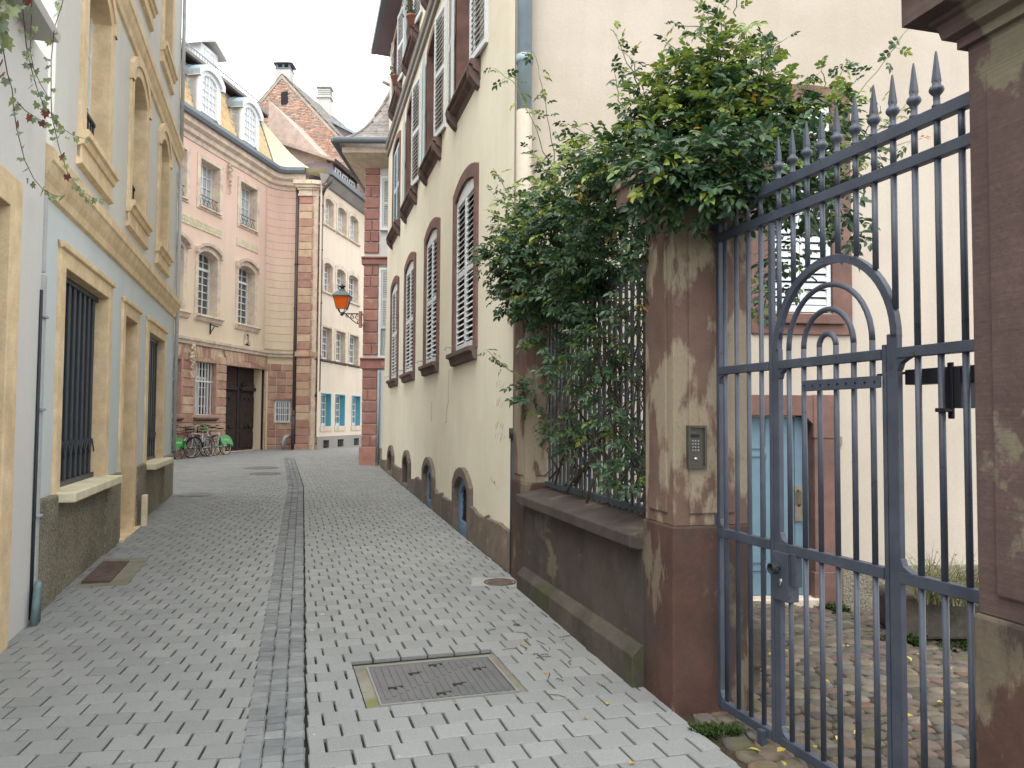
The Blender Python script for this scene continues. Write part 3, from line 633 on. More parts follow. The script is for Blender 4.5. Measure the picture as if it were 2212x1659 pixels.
for i,(a,b) in enumerate(lw):
    ia,ib=a+.17,b-.17
    # first row: closed shutters
    z0,zs,rise=LZ
    mb=MB(); mb.ring(fE,archo(a,b,z0-.02,zs+.13,rise+.03),archo(ia,ib,z0-.02,zs,rise),.03,-.28); mb.build('window_surround',M['redstone'],ch,bevel=.006)
    dark_sill(a+.02,b-.02,z0+.02,False)
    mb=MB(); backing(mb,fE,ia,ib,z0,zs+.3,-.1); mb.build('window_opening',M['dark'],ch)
    c=(ia+ib)/2; arc=archo(ia,ib,z0,zs-.01,rise-.01,16)[1:-1]
    for q0,q1,tp in ((ia+.006,c-.004,[p for p in arc if p[0]<=c]),(c+.004,ib-.006,[p for p in arc if p[0]>=c])): louvre(ch,fE,q0,q1,z0+.03,zs-.02,.0,M['shutter'],.074,.05,True,38,tp)
    for q in (ia-.06,ib+.06):
        mb=MB(); mb.tube([fE(q,.0,z0+.1),fE(q,.13,z0+.1),fE(q,.14,z0+.06)],.009,6); mb.build('shutter_stay',M['zinc'],ch,True)
    # second row: open shutters (the last one closed), third row under the eave
    for (z0,zs,rise),row in ((UZ,1),(TZ,2)):
        mb=MB(); mb.ring(fE,archo(a+.04,b-.04,z0-.02,zs+.12,max(rise,0)),archo(ia,ib,z0-.02,zs,rise),.025,-.28); mb.build('window_surround',M['redstone'],ch,bevel=.005)
        dark_sill(a,b,z0+.01,True)
        casement(ch,fE,ia,ib,z0,zs+rise*.6,-.2,2,4,M['whitepaint'],M['glass'])
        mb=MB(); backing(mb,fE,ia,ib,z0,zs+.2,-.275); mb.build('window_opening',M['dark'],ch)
        w=(ib-ia)/2
        if row==1 and i==3:
            c=(ia+ib)/2; louvre(ch,fE,ia+.006,c-.004,z0+.03,zs-.0,.0,M['shutter_blue'],.074,.05,True,38); louvre(ch,fE,c+.004,ib-.006,z0+.03,zs,.0,M['shutter_blue'],.074,.05,True,38)
        else:
            for hp,dirn in ((ia,-1),(ib,1)):
                p=fE(hp,.10,0); e=fE(hp+dirn*w,.035,0); dv=(e-p).to_2d() if dirn>0 else (p-e).to_2d()
                f2=Fr((p.x,p.y) if dirn>0 else (e.x,e.y),(dv.x,dv.y),1)
                louvre(ch,f2,0,w,z0+.02,zs+rise*.4,.0,M['shutter'] if (i+row)%2 or dirn<0 else M['shutter_blue'],.074,.05,True,38)
mb=MB(); mb.extr(fE,[(0,8.27),(.05,8.28),(.06,8.35),(.03,8.37),(.03,8.42),(.08,8.45),(.10,8.53),(0,8.57)],-.02,12.5); mb.build('string_course',M['greyplinth'],ch)
mb=MB(); mb.extr(fE,[(-.2,10.95),(.34,10.98),(.37,11.08),(-4,14.0),(-4,11.0)],-.3,12.75); mb.build('eave',M['lilac'],ch)
mb=MB(); mb.extr(fE,[(.34,10.99),(.45,11.0),(.46,11.11),(.34,11.1)],-.3,12.8); mb.build('gutter',M['gutter_dark'],ch)
# courtyard end wall
kd=(2.30,3.08,-.17,1.70); kw=(2.62,3.31,2.76,4.96)
mb=MB(); wall(mb,fK,0,11,-.6,9.5,[kd,kw],0,0,.2)
mb.build('courtyard_wall',M['pinkwall'],ch)
mb=MB(); mb.box(fE,.0,12,-9,-8.9,-.5,11); mb.build('rear_wall',M['pinkwall'],ch)
mb=MB(); mb.box(fK,3.36,10.9,-.02,.05,-.6,.17); mb.build('courtyard_plinth',M['roughcast'],ch,bevel=.02)
mb=MB(); mb.ring(fK,archo(2.44,3.52,2.54,5.10,.05),archo(2.62,3.31,2.54,4.94,.03),.025,-.2); mb.build('window_surround',M['redstone'],ch,bevel=.006)
mb=MB(); mb.box(fK,2.45,3.51,-.2,.03,2.53,2.64); mb.box(fK,2.50,3.42,-.2,.07,2.64,2.745); mb.build('window_sill',M['redstone'],ch,bevel=.01)
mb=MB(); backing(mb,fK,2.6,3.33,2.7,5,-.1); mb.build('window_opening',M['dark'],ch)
for q0,q1 in ((2.63,2.962),(2.968,3.30)): louvre(ch,fK,q0,q1,2.77,4.93,.0,M['shutter'],.085,.045,True,20,cov=.85)
def octdoor(a0,a1,z0,z1,c=.10): return [(a0,z0),(a0,z1-c),(a0+c,z1),(a1-c,z1),(a1,z1-c),(a1,z0)]
mb=MB(); o=[(2.08,-.25),(2.08,1.72),(2.08,1.91),(3.31,1.91),(3.31,1.72),(3.31,-.25)]
mb.ring(fK,o,octdoor(2.30,3.08,-.25,1.70),.05,-.18); mb.box(fK,3.06,3.36,-.02,.07,-.45,.12); mb.box(fK,2.02,2.32,-.02,.07,-.45,.12)
mb.box(fK,3.07,3.325,.0,.06,1.47,1.915)
mb.build('door_surround',M['redstone'],ch,bevel=.008)
bd=MB()
for k in range(5):
    a=2.3+.156*k; bd.prism(fK,[(a+.003,-.13),(a+.003,1.69),(a+.153,1.69),(a+.153,-.13)],-.12,-.075)
dr=bd.build('door',M['bluedoor'],ch,bevel=.004)
for z in (.12,1.28):
    mb=MB(); mb.box(fK,2.42,2.62,-.075,-.06,z,z+.03); mb.box(fK,2.42,2.44,-.075,-.06,z,z+.09); mb.box(fK,2.60,2.62,-.075,-.06,z,z+.09); mb.box(fK,2.42,2.62,-.075,-.06,z+.08,z+.1); mb.build('door_panel',M['bluedoor'],dr)
mb=MB(); mb.box(fK,2.92,3.0,-.075,-.055,.62,.98); mb.tube([fK(2.96,-.05,.94),fK(2.96,-.01,.92),fK(2.96,-.01,.80),fK(2.96,-.05,.78)],.013,8); mb.build('door_handle',M['brass'],dr)
mb=MB(); mb.box(fK,2.26,3.12,-.2,.12,-.26,-.135); mb.build('doorstep',M['buffstone'],ch,bevel=.01)
mb=MB(); mb.box(fK,3.335,3.39,.0,.03,1.40,1.49); bp=mb.build('bell_plate',M['brass'],ch,bevel=.004)
mb=MB(); mb.tube([fK(.085,.11,4.7),fK(.085,.11,11)],.075,14); mb.tube([fK(.085,.11,5.18),fK(.085,.11,5.26)],.085,14); mb.build('upper_downpipe',M['zinc'],ch,True)
mb=MB(); mb.tube([fK(.085,.11,1.4),fK(.085,.11,4.7)],.078,14); mb.tube([fK(.085,.11,3.2),fK(.085,.11,3.25)],.088,14); mb.build('lower_downpipe',M['cream_pipe'],ch,True)
# plaster cracks and faded scribbles on the street wall
M['crack']=plain('plaster_crack',(.55,.52,.45),.9); M['scrib']=plain('faded_scribble',(.70,.68,.61),.9)
for P in ([(3.55,2.35),(3.62,2.1),(3.58,1.9),(3.72,1.75),(3.70,1.6),(3.9,1.58)],[(.9,1.0),(.8,.95),(.72,.98),(.6,.9)],[(5.1,1.9),(5.12,1.7),(5.05,1.55)],[(2.95,1.0),(3.1,.9),(3.12,.75),(3.3,.7)]):
    Q=[]
    for (a,z),(a2,zz) in zip(P[:-1],P[1:]): Q+=[fE(a+(a2-a)*t/3+random.gauss(0,.012),.001,z+(zz-z)*t/3+random.gauss(0,.008)) for t in range(3)]
    mb=MB(); mb.tube(Q,.004,4); mb.build('plaster_crack',M['crack'],ch)
for z0 in (2.0,1.82,1.58,1.45):
    Q=[]; x=.30
    while x<.75: x+=random.uniform(.01,.05); Q.append(fE(x,.001,z0+random.uniform(-.05,.06)))
    mb=MB(); mb.tube(Q,.003,4); mb.build('scribble',M['scrib'],ch)
mb=MB(); mb.tube([fE(-.12,.02,.15),fE(-.12,.02,1.48)],.035,10); mb.tube([fE(-.12,.02,1.46),fE(-.12,.02,1.56)],.05,10); mb.build('pipe_shoe',M['iron'],ch,True)
# ------------------------------------------------------------------ garden wall, pillars
gw_=thing('garden_wall',fW(1.6,-.2,.1),'low sooty red sandstone garden wall with mossy plinth below the railing','wall')
mb=MB(); mb.box(fW,.38,2.98,-.42,.0,-.05,.9); mb.build('wall_core',M['joint'],gw_)
for a,b in ((.40,.98),(.98,1.96),(1.96,2.98)):
    me=MB().box(fW,a+.003,b-.003,-.1,.012,.30,.9); me.build('wall_stone',M['wallstone'],gw_,bevel=.004)
for a,b in ((.40,1.35),(1.35,2.2),(2.2,2.98)):
    mb=MB(); mb.extr(fW,[(-.1,-.1),(.085,-.1),(.085,.27),(.03,.33),(-.1,.34)],a+.002,b-.002); mb.build('plinth_stone',M['mossplinth'],gw_,bevel=.006)
for a,b in ((.40,1.5),(1.5,2.98)):
    mb=MB(); mb.extr(fW,[(-.44,.94),(-.44,1.03),(-.14,1.02),(.10,.975),(.10,.90),(.04,.885),(-.1,.885)],a+.002,b-.002); mb.build('coping_stone',M['wallstone'],gw_,bevel=.008)
def pillar(name,s0,s1,n0,n1,label,m_sh,m_base,ztop=2.85,cap=True,cz0=-.1):
    t=thing(name,fW((s0+s1)/2,(n0+n1)/2,.08),label,'pillar')
    mb=MB(); mb.box(fW,s0-.012,s1+.012,n0-.012,n1+.012,cz0,1.07); mb.build('base',m_base,t,bevel=.012)
    mb=MB(); mb.box(fW,s0,s1,n0,n1,1.07,ztop); mb.build('shaft',m_sh,t,bevel=.006)
    w=s1-s0
    for fr,a0,a1,nn_ in ((fW,s0+.075,s1-.075,n1),):
        mb=MB(); mb.box(fr,a0,a1,nn_-.02,nn_+.012,1.135,ztop-.14); mb.build('raised_panel',m_sh,t,bevel=.008)
    q=fW(s1,n1,0); f3=Fr((q.x,q.y),(.967,.255),-1)       # face turned to the camera
    L=n1-n0; mb=MB(); mb.box(f3,.09,L-.09,-.02,.012,1.135,ztop-.14); mb.build('raised_panel',m_sh,t,bevel=.008)
    if cap:
        prof=[(.0,-.03),(.02,-.03),(.02,.0),(.05,.01),(.06,.055),(.075,.06),(.075,.075),(.13,.08),(.13,.18),(.15,.185),(.15,.215)]
        mb=MB(); b=len(prof); rings=[]
        for o,z in prof: rings.append([fW(s0-o,n0-o,ztop+z),fW(s1+o,n0-o,ztop+z),fW(s1+o,n1+o,ztop+z),fW(s0-o,n1+o,ztop+z)])
        vs=[v for r_ in rings for v in r_]; c=fW((s0+s1)/2,(n0+n1)/2,ztop+.34); fs=[(i*4+j,i*4+(j+1)%4,(i+1)*4+(j+1)%4,(i+1)*4+j) for i in range(b-1) for j in range(4)]
        vs.append(c); fs+=[((b-1)*4+j,(b-1)*4+(j+1)%4,4*b) for j in range(4)]
        mb.add(vs,fs); mb.build('capital',m_sh,t)
    return t
pillar('wall_pilaster',-.07,.38,-.45,.0,'slim sandstone pilaster where the garden wall meets the cream house',M['pillar'],M['pillar_base'],2.74)
pillar('gate_pillar',2.98,3.35,-.46,.0,'mottled red and buff sandstone gate pillar carrying the keypad',M['pillar'],M['pillar_base'])
pillar('gate_pillar',5.34,5.80,-.52,-.03,'dark red sandstone gate pillar cut off by the right edge',M['pillar2'],M['pillar_base'])
# keypad on the pillar
qk=fW(3.35,0,0); fP=Fr((qk.x,qk.y),(.967,.255),-1)
kp=thing('keypad',fP(.13,.02,1.5),'bronze coloured door keypad set into the mottled gate pillar','keypad')
mb=MB(); mb.ring(fP,[(.075,1.385),(.075,1.62),(.185,1.62),(.185,1.385)],[(.087,1.397),(.087,1.608),(.173,1.608),(.173,1.397)],.03,.012,closed=True); mb.build('frame',M['keypad'],kp)
mb=MB(); mb.box(fP,.085,.175,.008,.018,1.395,1.61); mb.build('plate',M['keypad'],kp)
mb=MB(); mb.box(fP,.097,.145,.018,.022,1.555,1.572); mb.build('display',M['dark'],kp)
bt=chamfer_box('button',.009,.006,.009,.002,M['chrome'])
for i in range(3):
    for j in range(4): inst('button',bt,kp,fP(.105+i*.017,.02,1.535-j*.017),(0,0,fP.h))
mb=MB(); mb.tube([fP(.122,.018,1.437),fP(.122,.026,1.437)],.009,10); mb.build('lock_cylinder',M['chrome'],kp,True)
# ------------------------------------------------------------------ railing on the wall
rl=thing('wall_railing',fW(1.6,-.2,1.0),'grey blue iron railing on the garden wall overgrown by the rose','railing')
mb=MB(); mb.box(fW,.38,2.98,-.24,-.18,1.045,1.085); mb.build('bottom_rail',M['fence'],rl); mb=MB(); mb.box(fW,.38,2.98,-.24,-.18,2.62,2.66); mb.build('top_rail',M['fence'],rl)
fb=chamfer_box('bar',.042,.016,1.66,.004,M['fence']); 
for k in range(25):
    inst('bar',fb,rl,fW(.44+k*.1035,-.21,1.86),(0,0,fW.h+R(90*0)))
# ------------------------------------------------------------------ gate
gt=thing('iron_gate',fG(.9,0,.08),'blue grey wrought iron gate with spear finials and a round arched wicket','gate')
GM=M['gate']
def gpart(name,fn,smooth=False,bevel=.003): mb=MB(); fn(mb); return mb.build(name,GM,gt,smooth,bevel if not smooth else 0)
END=2.0
gpart('hinge_stile',lambda m:(m.box(fG,.012,.042,-.02,.02,.10,2.80),m.box(fG,.046,.075,-.022,.012,.10,2.74)))
gpart('stile',lambda m:m.box(fG,.527,.553,-.013,.013,.09,2.64)); 
gpart('wicket_stile',lambda m:m.box(fG,.560,.606,-.014,.014,.095,2.0)); gpart('wicket_stile',lambda m:m.box(fG,1.312,1.368,-.014,.014,.095,2.0)); gpart('stile',lambda m:m.box(fG,1.284,1.305,-.013,.013,.095,1.96))
gpart('leaf_stile',lambda m:m.box(fG,END-.05,END,-.02,.02,.1,2.8))
for z0,z1,nm in ((.095,.14,'bottom_rail'),(1.015,1.062,'lock_rail'),(1.90,1.942,'middle_rail'),(2.64,2.685,'upper_rail'),(2.785,2.835,'top_rail')):
    if nm in('upper_rail','top_rail'): gpart(nm,lambda m:m.box(fG,.042,END-.05,-.019,.019,z0,z1))
    else:
        for a,b in ((.075,.525),(.606,1.284),(1.368,END-.05)): gpart(nm,lambda m:m.box(fG,a,b,-.019,.019,z0,z1))
# little welded corner brackets
for a,z,sg in ((.075,1.062,1),(.606,1.062,1),(1.368,1.062,1),(.075,1.90,-1),(.606,1.90,-1),(1.368,1.90,-1),(.075,.14,1),(.606,.14,1)):
    gpart('corner_bracket',lambda m:m.prism(fG,[(a,z),(a+.06,z),(a+.035,z+sg*.01),(a+.014,z+sg*.022),(a+.005,z+sg*.045),(a,z+sg*.05)],-.015,.015))
CE=.966; ZS=1.985
def bar(s,z0,z1,nm='bar'):
    ln=z1-z0; k=('gb',round(ln,3))
    if k not in SLAT: SLAT[k]=MB().lathe((0,0,-ln/2),[(.0125,0),(.0125,ln)],10).mesh('bar',GM,Vector((0,0,0)),True)
    inst(nm,SLAT[k],gt,fG(s,0,(z0+z1)/2))
outer=.398
bars=[.12,.23,.34,.45]
for s in bars: bar(s,.14,2.64); bar(s,2.685,2.785)
for k,s in enumerate((.71,.815,.92,1.02,1.135,1.245,1.35)):
    dz=math.sqrt(max(0,outer**2-(s-CE)**2)); bar(s,ZS+dz+.01,2.64); bar(s,2.685,2.785)
bar(.60,2.05,2.64); bar(.60,2.685,2.785)
for s in (1.46,1.57,1.68,1.79,1.90): bar(s,.14,1.015); bar(s,1.062,1.90); bar(s,1.942,2.64); bar(s,2.685,2.785)
for s in (.67,.78,.89,1.0,1.11,1.22,): bar(s,.14,1.015)
pairs=((.67,1.285-.065),(.78,1.11),(.89,1.0))
for a,b in pairs:
    bar(a,1.062,ZS); bar(b,1.062,ZS); c=(a+b)/2; r_=(b-a)/2
    if True:
        mb=MB(); mb.tube([fG(c-r_*math.cos(math.pi*i/20),0,ZS+r_*math.sin(math.pi*i/20)) for i in range(21)],.0125,10); mb.build('inner_arch',GM,gt,True)
ab=[]
mb=MB(); k=28
vs=[];fs=[]
for i in range(k+1):
    t=math.pi*i/k
    for rr,nn_ in ((outer+.004,.014),(outer+.004,-.014),(outer-.030,-.014),(outer-.030,.014)): vs.append(fG(CE-rr*math.cos(t),nn_,ZS+rr*math.sin(t)))
for i in range(k):
    for j in range(4): fs.append((i*4+j,i*4+(j+1)%4,(i+1)*4+(j+1)%4,(i+1)*4+j))
mb.add(vs,fs); mb.build('outer_arch',GM,gt)
FIN=MB(); FIN.lathe((0,0,0),[(.017,0),(.019,.006),(.017,.012),(.0125,.016),(.0125,.045),(.018,.052),(.026,.062),(.0275,.070),(.024,.080),(.015,.086),(.0165,.092),(.012,.097),(.013,.101)],14); FIN=FIN.mesh('finial',GM,Vector((0,0,0)),True)
SPK=MB(); SPK.lathe((0,0,.097),[(.0165,0),(.0175,.008),(.0055,.108),(.003,.122)],4,sq=True); SPK=SPK.mesh('spike',GM)
for s in [.12,.23,.34,.45,.60,.71,.815,.92,1.02,1.135,1.245,1.35,1.46,1.57,1.90]:
    f=inst('finial',FIN,gt,fG(s,0,2.835)); inst('spike',SPK,f,fG(s,0,2.835),(0,0,fG.h))
gpart('slam_bar',lambda m:m.box(fG,.80,1.29,.018,.028,1.785,1.835))
for k in range(9):
    mb=MB(); mb.tube([fG(.82+.055*k,.026,1.81),fG(.82+.055*k,.031,1.81)],.005,8); mb.build('bolt',M['black'],gt)
lk=gpart('lock_case',lambda m:m.box(fG,.575,.69,-.03,.034,.79,1.02)); gpart('lock_shield',lambda m:m.box(fG,.70,.735,-.015,.022,.87,1.025))
mb=MB(); mb.tube([fG(.555,.02,.945),fG(.585,.045,.945)],.012,8); mb.tube([fG(.63,.034,.945),fG(.63,.075,.945)],.008,8)
for k in range(5): mb.tube([fG(.63+.026*math.cos(a*.5+k*.5),.055+k*.007,.945+.024*math.sin(a*.5+k*.5)) for a in range(13)],.0035,6)
mb.build('twisted_handle',M['iron'],gt,True)
mb=MB(); mb.tube([fG(.64,.034,.885),fG(.64,.04,.885)],.012,10); mb.box(fG,.636,.644,.034,.04,.862,.885); mb.build('key_cylinder',M['chrome'],gt,True)
mb=MB(); mb.lathe(fG(.0,.035,1.19),[(.012,-.06),(.036,-.05),(.044,-.025),(.044,.025),(.036,.05),(.012,.06)],14); mb.build('hinge_knuckle',GM,gt,True)
mb=MB(); mb.lathe(fG(-.005,.0,2.16),[(.03,-.03),(.036,-.02),(.036,.03),(.03,.04)],12); mb.build('hinge_collar',GM,gt,True)
gpart('foot_stop',lambda m:m.box(fG,.46,.50,.02,.05,.05,.13))
mb=MB(); mb.box(fG,1.36,1.99,-.10,-.03,1.795,1.855); mb.box(fG,1.56,1.63,-.11,-.025,1.70,1.85); mb.box(fG,1.575,1.60,-.03,-.02,1.66,1.87); mb.tube([fG(1.38,-.06,1.845),fG(1.2,-.04,1.842)],.006,6); mb.box(fG,1.555,1.60,-.02,.02,1.685,1.70); mb.build('gate_opener_arm',M['black'],gt,bevel=.004)
# ------------------------------------------------------------------ courtyard things
tr=thing('stone_trough',(3.85,7.15,-.1),'rough grey stone trough planted with herbs by the courtyard wall','trough')
fT=Fr((3.36,6.92),(.99,.02),-1); zt=cz(3.6,6.9)
mb=MB(); mb.prism(fT,[(0,zt+.07),(.04,zt+.02),(1.2,zt+.02),(1.24,zt+.07),(1.25,zt+.36),(1.22,zt+.40),(.02,zt+.40),(-.02,zt+.36)],-.5,.0); mb.build('basin',M['troughstone'],tr,bevel=.03)
for a in (.1,1.0):
    mb=MB(); mb.box(fT,a,a+.16,-.4,-.1,zt-.03,zt+.05); mb.build('foot',M['troughstone'],tr)
def grass(name,c,n,hgt,spread,mat,label,cat,w=.006,lean=.5):
    mb=MB()
    for i in range(n):
        a=random.uniform(0,6.28); r_=spread*math.sqrt(random.random()); p=Vector(c)+Vector((math.cos(a)*r_,math.sin(a)*r_*.5,0)); h_=hgt*random.uniform(.4,1); d=Vector((random.gauss(0,lean),random.gauss(0,lean),1)).normalized(); s_=Vector((d.y,-d.x,.2)).normalized()*w
        m_=p+d*h_*.55+Vector((0,0,0)); t_=p+d*h_+Vector((d.x,d.y,-.15))*h_*.4
        mb.add([p-s_,p+s_,m_+s_*.8,m_-s_*.8,t_],[(0,1,2,3),(3,2,4)])
        for k in range(3):
            q=p.lerp(t_,random.uniform(.3,.9)); e=Vector((random.gauss(0,1),random.gauss(0,1),random.gauss(0,.6))).normalized()*w*4; f_=Vector((e.y,-e.x,e.z)).normalized()*w
            mb.add([q,q+e*.5+f_,q+e,q+e*.5-f_],[(0,1,2,3)])
    o=mb.build(name,mat,None,loc=c); return tag(o,label,cat)
grass('herb_clump',(3.66,6.74,zt+.38),260,.55,.28,M['drygrass'],'grey green dry herb bush growing in the stone trough','plant')
grass('yellow_grass',(4.06,6.72,zt+.38),60,.26,.10,M['leaf_a'],'small tuft of yellow leaves at the right end of the trough','plant',.011,.35)
grass('weed_tuft',(3.22,8.0,cz(3.2,8.0)-.01),120,.12,.12,M['weed'],'green weeds at the foot of the blue door frame','weed',.012,.8)
grass('weed_tuft',(3.30,6.82,cz(3.3,6.8)-.01),160,.10,.16,M['weed'],'green weeds growing at the left foot of the trough','weed',.012,.8)
grass('weed_tuft',(3.85,6.80,cz(3.85,6.8)-.01),150,.08,.24,M['weed'],'low green weeds along the front of the trough','weed',.012,.8)
grass('moss_tuft',(1.05,4.12,.07),260,.05,.13,M['weed'],'moss and grass tuft under the gate beside the keypad pillar','moss',.006,.9)
sb=thing('stone_block',(1.45,5.05,.0),'dark stone block on short feet behind the keypad pillar','stone block')
mb=MB(); f4=Fr((1.1,4.93),(.967,.255),-1); mb.box(f4,0,.53,-.3,.0,.10,.37); mb.build('slab',M['troughstone'],sb,bevel=.02)
for a in (.05,.38):
    mb=MB(); mb.box(f4,a,a+.12,-.26,-.04,-.05,.1); mb.build('foot',M['troughstone'],sb)
# ------------------------------------------------------------------ covers in the street
mc=thing('utility_cover',(-.44,4.84,.1),'large rectangular ribbed iron utility cover in the foreground paving','manhole cover')
fM=Fr((-.435,4.84),(.956,.292),1)
def onst(mb,h): mb.v=[Vector((v.x,v.y,gz(v.x,v.y)+v.z)) for v in mb.v]; return mb
pts=[(-.455,-.40),(.455,-.40),(.455,.385),(-.455,.385)]; inn=[(-.385,-.34),(.405,-.34),(.405,.325),(-.385,.325)]
def flat(p,z): q=fM(p[0],p[1],z); return Vector((q.x,q.y,z))
mb=MB()
for i in range(4): j=(i+1)%4; mb.quad(flat(pts[i],-.006),flat(pts[j],-.006),flat(inn[j],-.004),flat(inn[i],-.004))
onst(mb,0).build('concrete_surround',M['concrete'],mc)
mb=MB(); i2=[(-.372,-.327),(.392,-.327),(.392,.312),(-.372,.312)]
for i in range(4):
    j=(i+1)%4; a,b,c,d=flat(inn[i],.006),flat(inn[j],.006),flat(i2[j],.006),flat(i2[i],.006); mb.quad(a,b,c,d); mb.quad(flat(inn[i],-.05),flat(inn[j],-.05),b,a); mb.quad(d,c,flat(i2[j],-.03),flat(i2[i],-.03))
onst(mb,0).build('steel_frame',M['coverframe'],mc)
mb=MB(); mb.box(fM,-.367,.387,-.322,.307,-.03,-.001); onst(mb,0).build('lid_plate',M['cover'],mc)
for k in range(17):
    a=-.33+k*.0425; lo,hi=-.30,.285
    zc=-.30+(a+.367)/.754*.6
    for q0,q1 in ((lo,zc-.02),(zc+.02,hi)):
        if q1-q0>.05: mb=MB(); mb.box(fM,a-.012,a+.012,q0,q1,-.004,.0045); onst(mb,0).build('rib',M['cover'],mc,bevel=.002)
for a,n in ((-.27,-.09),(-.02,-.25),(.28,.1),(.03,.24),(-.12,.12),(.10,-.13)):
    mb=MB(); mb.box(fM,a-.035,a+.015,n-.016,n+.016,-.004,.0052); mb.box(fM,a+.02,a+.05,n+.006,n+.022,-.004,.0052); onst(mb,0).build('key_slot',M['dark'],mc)
rc=thing('round_cover',(-.1,7.41,.15),'small round iron cover beside the garden wall pilaster','manhole cover')
mb=MB(); mb.lathe((-.1,7.41,-.01),[(.15,0),(.15,.016),(.135,.017),(.133,.012),(.118,.012),(.116,.017),(.05,.017),(.048,.013),(.0,.013)],28); onst(mb,0).build('lid',M['rust'],rc)
mb=MB(); mb.quad((-.36,7.24,.002),(.06,7.24,.002),(.06,7.60,.002),(-.36,7.60,.002)); onst(mb,0).build('concrete_surround',M['concrete_p'],rc)
tag(onst(MB().lathe((.05,6.0,-.003),[(.03,0),(.03,.006),(.022,.006),(.02,.002)],14),0).build('survey_stud',M['iron'],None,loc=(.05,6.0,.12)),'tiny round metal stud set in the paving near the garden wall','stud')
for x,y,a,b,lb in ((-6.2,19.86,.42,.5,'wide dark cover far down the street left of the gutter strip'),(-5.62,18.3,.36,.3,'narrow dark cover just before the far wide one'),(-5.55,14.1,.3,.4,'grey cover beside the corner of the pale blue house')):
    o=onst(MB().lathe((x,y,-.012),[(a,0),(a,.018),(a-.04,.018),(a-.05,.012),(a*.5,.013)],20),0).build('far_cover',M['cover'],None,loc=(x,y,gz(x,y))); tag(o,lb,'manhole cover'); 
# bollard foot by the blue house door
bo=MB(); bo.box(fB,4.60,4.70,.09,.16,.15,.62); tag(bo.build('door_guard',M['friezestone'],None,bevel=.008,loc=fB(4.65,.12,.2)),'slim pale stone post beside the blue house doorway','post')
# ------------------------------------------------------------------ pink mansion at the end of the street
pm_=thing('pink_mansion',fD(3,-3,.5),'pink three storey mansion with sandstone ground floor and ochre mansard roof','mansion')
# plan: straight facade, then a concave quarter turn towards the pilaster
S0=5.0; RC=.75; th0=fD.h
pA=fD(S0,0,0); cC=pA+Vector((math.sin(th0),-math.cos(th0),0))*RC
def dpath(s):
    "point and heading on the facade line, following the concave corner"
    if s<=S0: q=fD(s,0,0); return q,th0
    a=min((s-S0)/RC,th0); h=th0-a
    q=cC+Vector((-math.sin(h),math.cos(h),0))*RC
    ex=(s-S0)-RC*th0
    if ex>0: q=q+Vector((ex,0,0)); h=0
    return q,h
SEND=S0+RC*th0+.55
GW=[(-1.0,.10),(.82,1.98)]; DOOR=(2.60,5.30)
W1=[(-1.05,.06),(.83,1.90),(3.18,4.28)]; W2=[(-1.0,.10),(.83,1.92),(3.19,4.31)]
holes=[(a,b,4.76,6.72) for a,b in W1]+[(a,b,8.05,9.47) for a,b in W2]
mb=MB(); wall(mb,fD,-6,S0,3.8,10.1,holes,0,0,.30)
mb.quad(fD(-6,0,0),fD(-6,-6,0),fD(-6,-6,10),fD(-6,0,10)); mb.build('facade',M['pink'],pm_)
# rustication backing and pieces
def lay_blocks(zlist,intervals,maxlen,nout,mat,name,sfun=None,dep=.2):
    out=[]
    for zi,(za,zb) in enumerate(zip(zlist[:-1],zlist[1:])):
        for (a,b) in intervals(za,zb):
            x=a
            while x<b-.02:
                l=random.uniform(.45,1)*maxlen
                if b-(x+l)<.22*maxlen: l=b-x
                p,h=dpath(x+l/2); nx=Vector((math.sin(h),-math.cos(h),0))
                me=chamfer_box(name,l-.012,dep,zb-za-.024,.012,mat)
                q=p+nx*(nout-dep/2+random.uniform(0,.006)); out.append((me,(q.x,q.y,(za+zb)/2),(0,0,h),(1,1,1))); x+=l
    return out
ZJ=[.42+.2625*i for i in range(13)]
def ivals(za,zb):
    zc=(za+zb)/2; r_=[(-3,SEND)]
    cut=[]
    for a,b in GW:
        if 1.62<zc<3.42: cut.append((a,b))
    if zc<3.36: cut.append(DOOR)
    if 1.45<zc<2.3: cut.append((5.56,6.12))
    res=[]; x=-3
    for a,b in sorted(cut): res.append((x,a)); x=b
    # split the curved corner into short stones
    res.append((x,SEND)); fin=[]
    for a,b in res:
        if b>S0: 
            if a<S0: fin.append((a,S0)); a=S0
            k=max(1,round((b-a)/.36)); fin+=[(a+(b-a)*i/k,a+(b-a)*(i+1)/k) for i in range(k)]
        else: fin.append((a,b))
    return [f for f in fin if f[1]-f[0]>.05]
mb=MB()
wall(mb,fD,-6,S0,-.1,3.8,[(a,b,1.6,3.5) for a,b in GW]+[(DOOR[0],S0+.001,.0,3.45)],-.05,0,.42)
prev=None
for i in range(25):
    s=S0-.06+(SEND+.2-S0+.06)*i/24; p,h=dpath(s); nx=Vector((math.sin(h),-math.cos(h),0)); p=p-nx*.04
    if prev is not None: mb.quad((prev.x,prev.y,0 if s>S0+.22 else 3.5),(p.x,p.y,0 if s>S0+.22 else 3.5),(p.x,p.y,10.1),(prev.x,prev.y,10.1))
    prev=p
mb.build('wall_backing',M['pink'],pm_)
mb=MB(); mb.abox((-7.28,28.62,5.0),(.66,.78,10)); mb.build('pilaster_core',M['buffstone'],pm_)
bl=lay_blocks(ZJ,ivals,.95,.0,M['sandmix'],'ashlar_stone'); pieces(pm_,'ashlar_stone',bl,300)
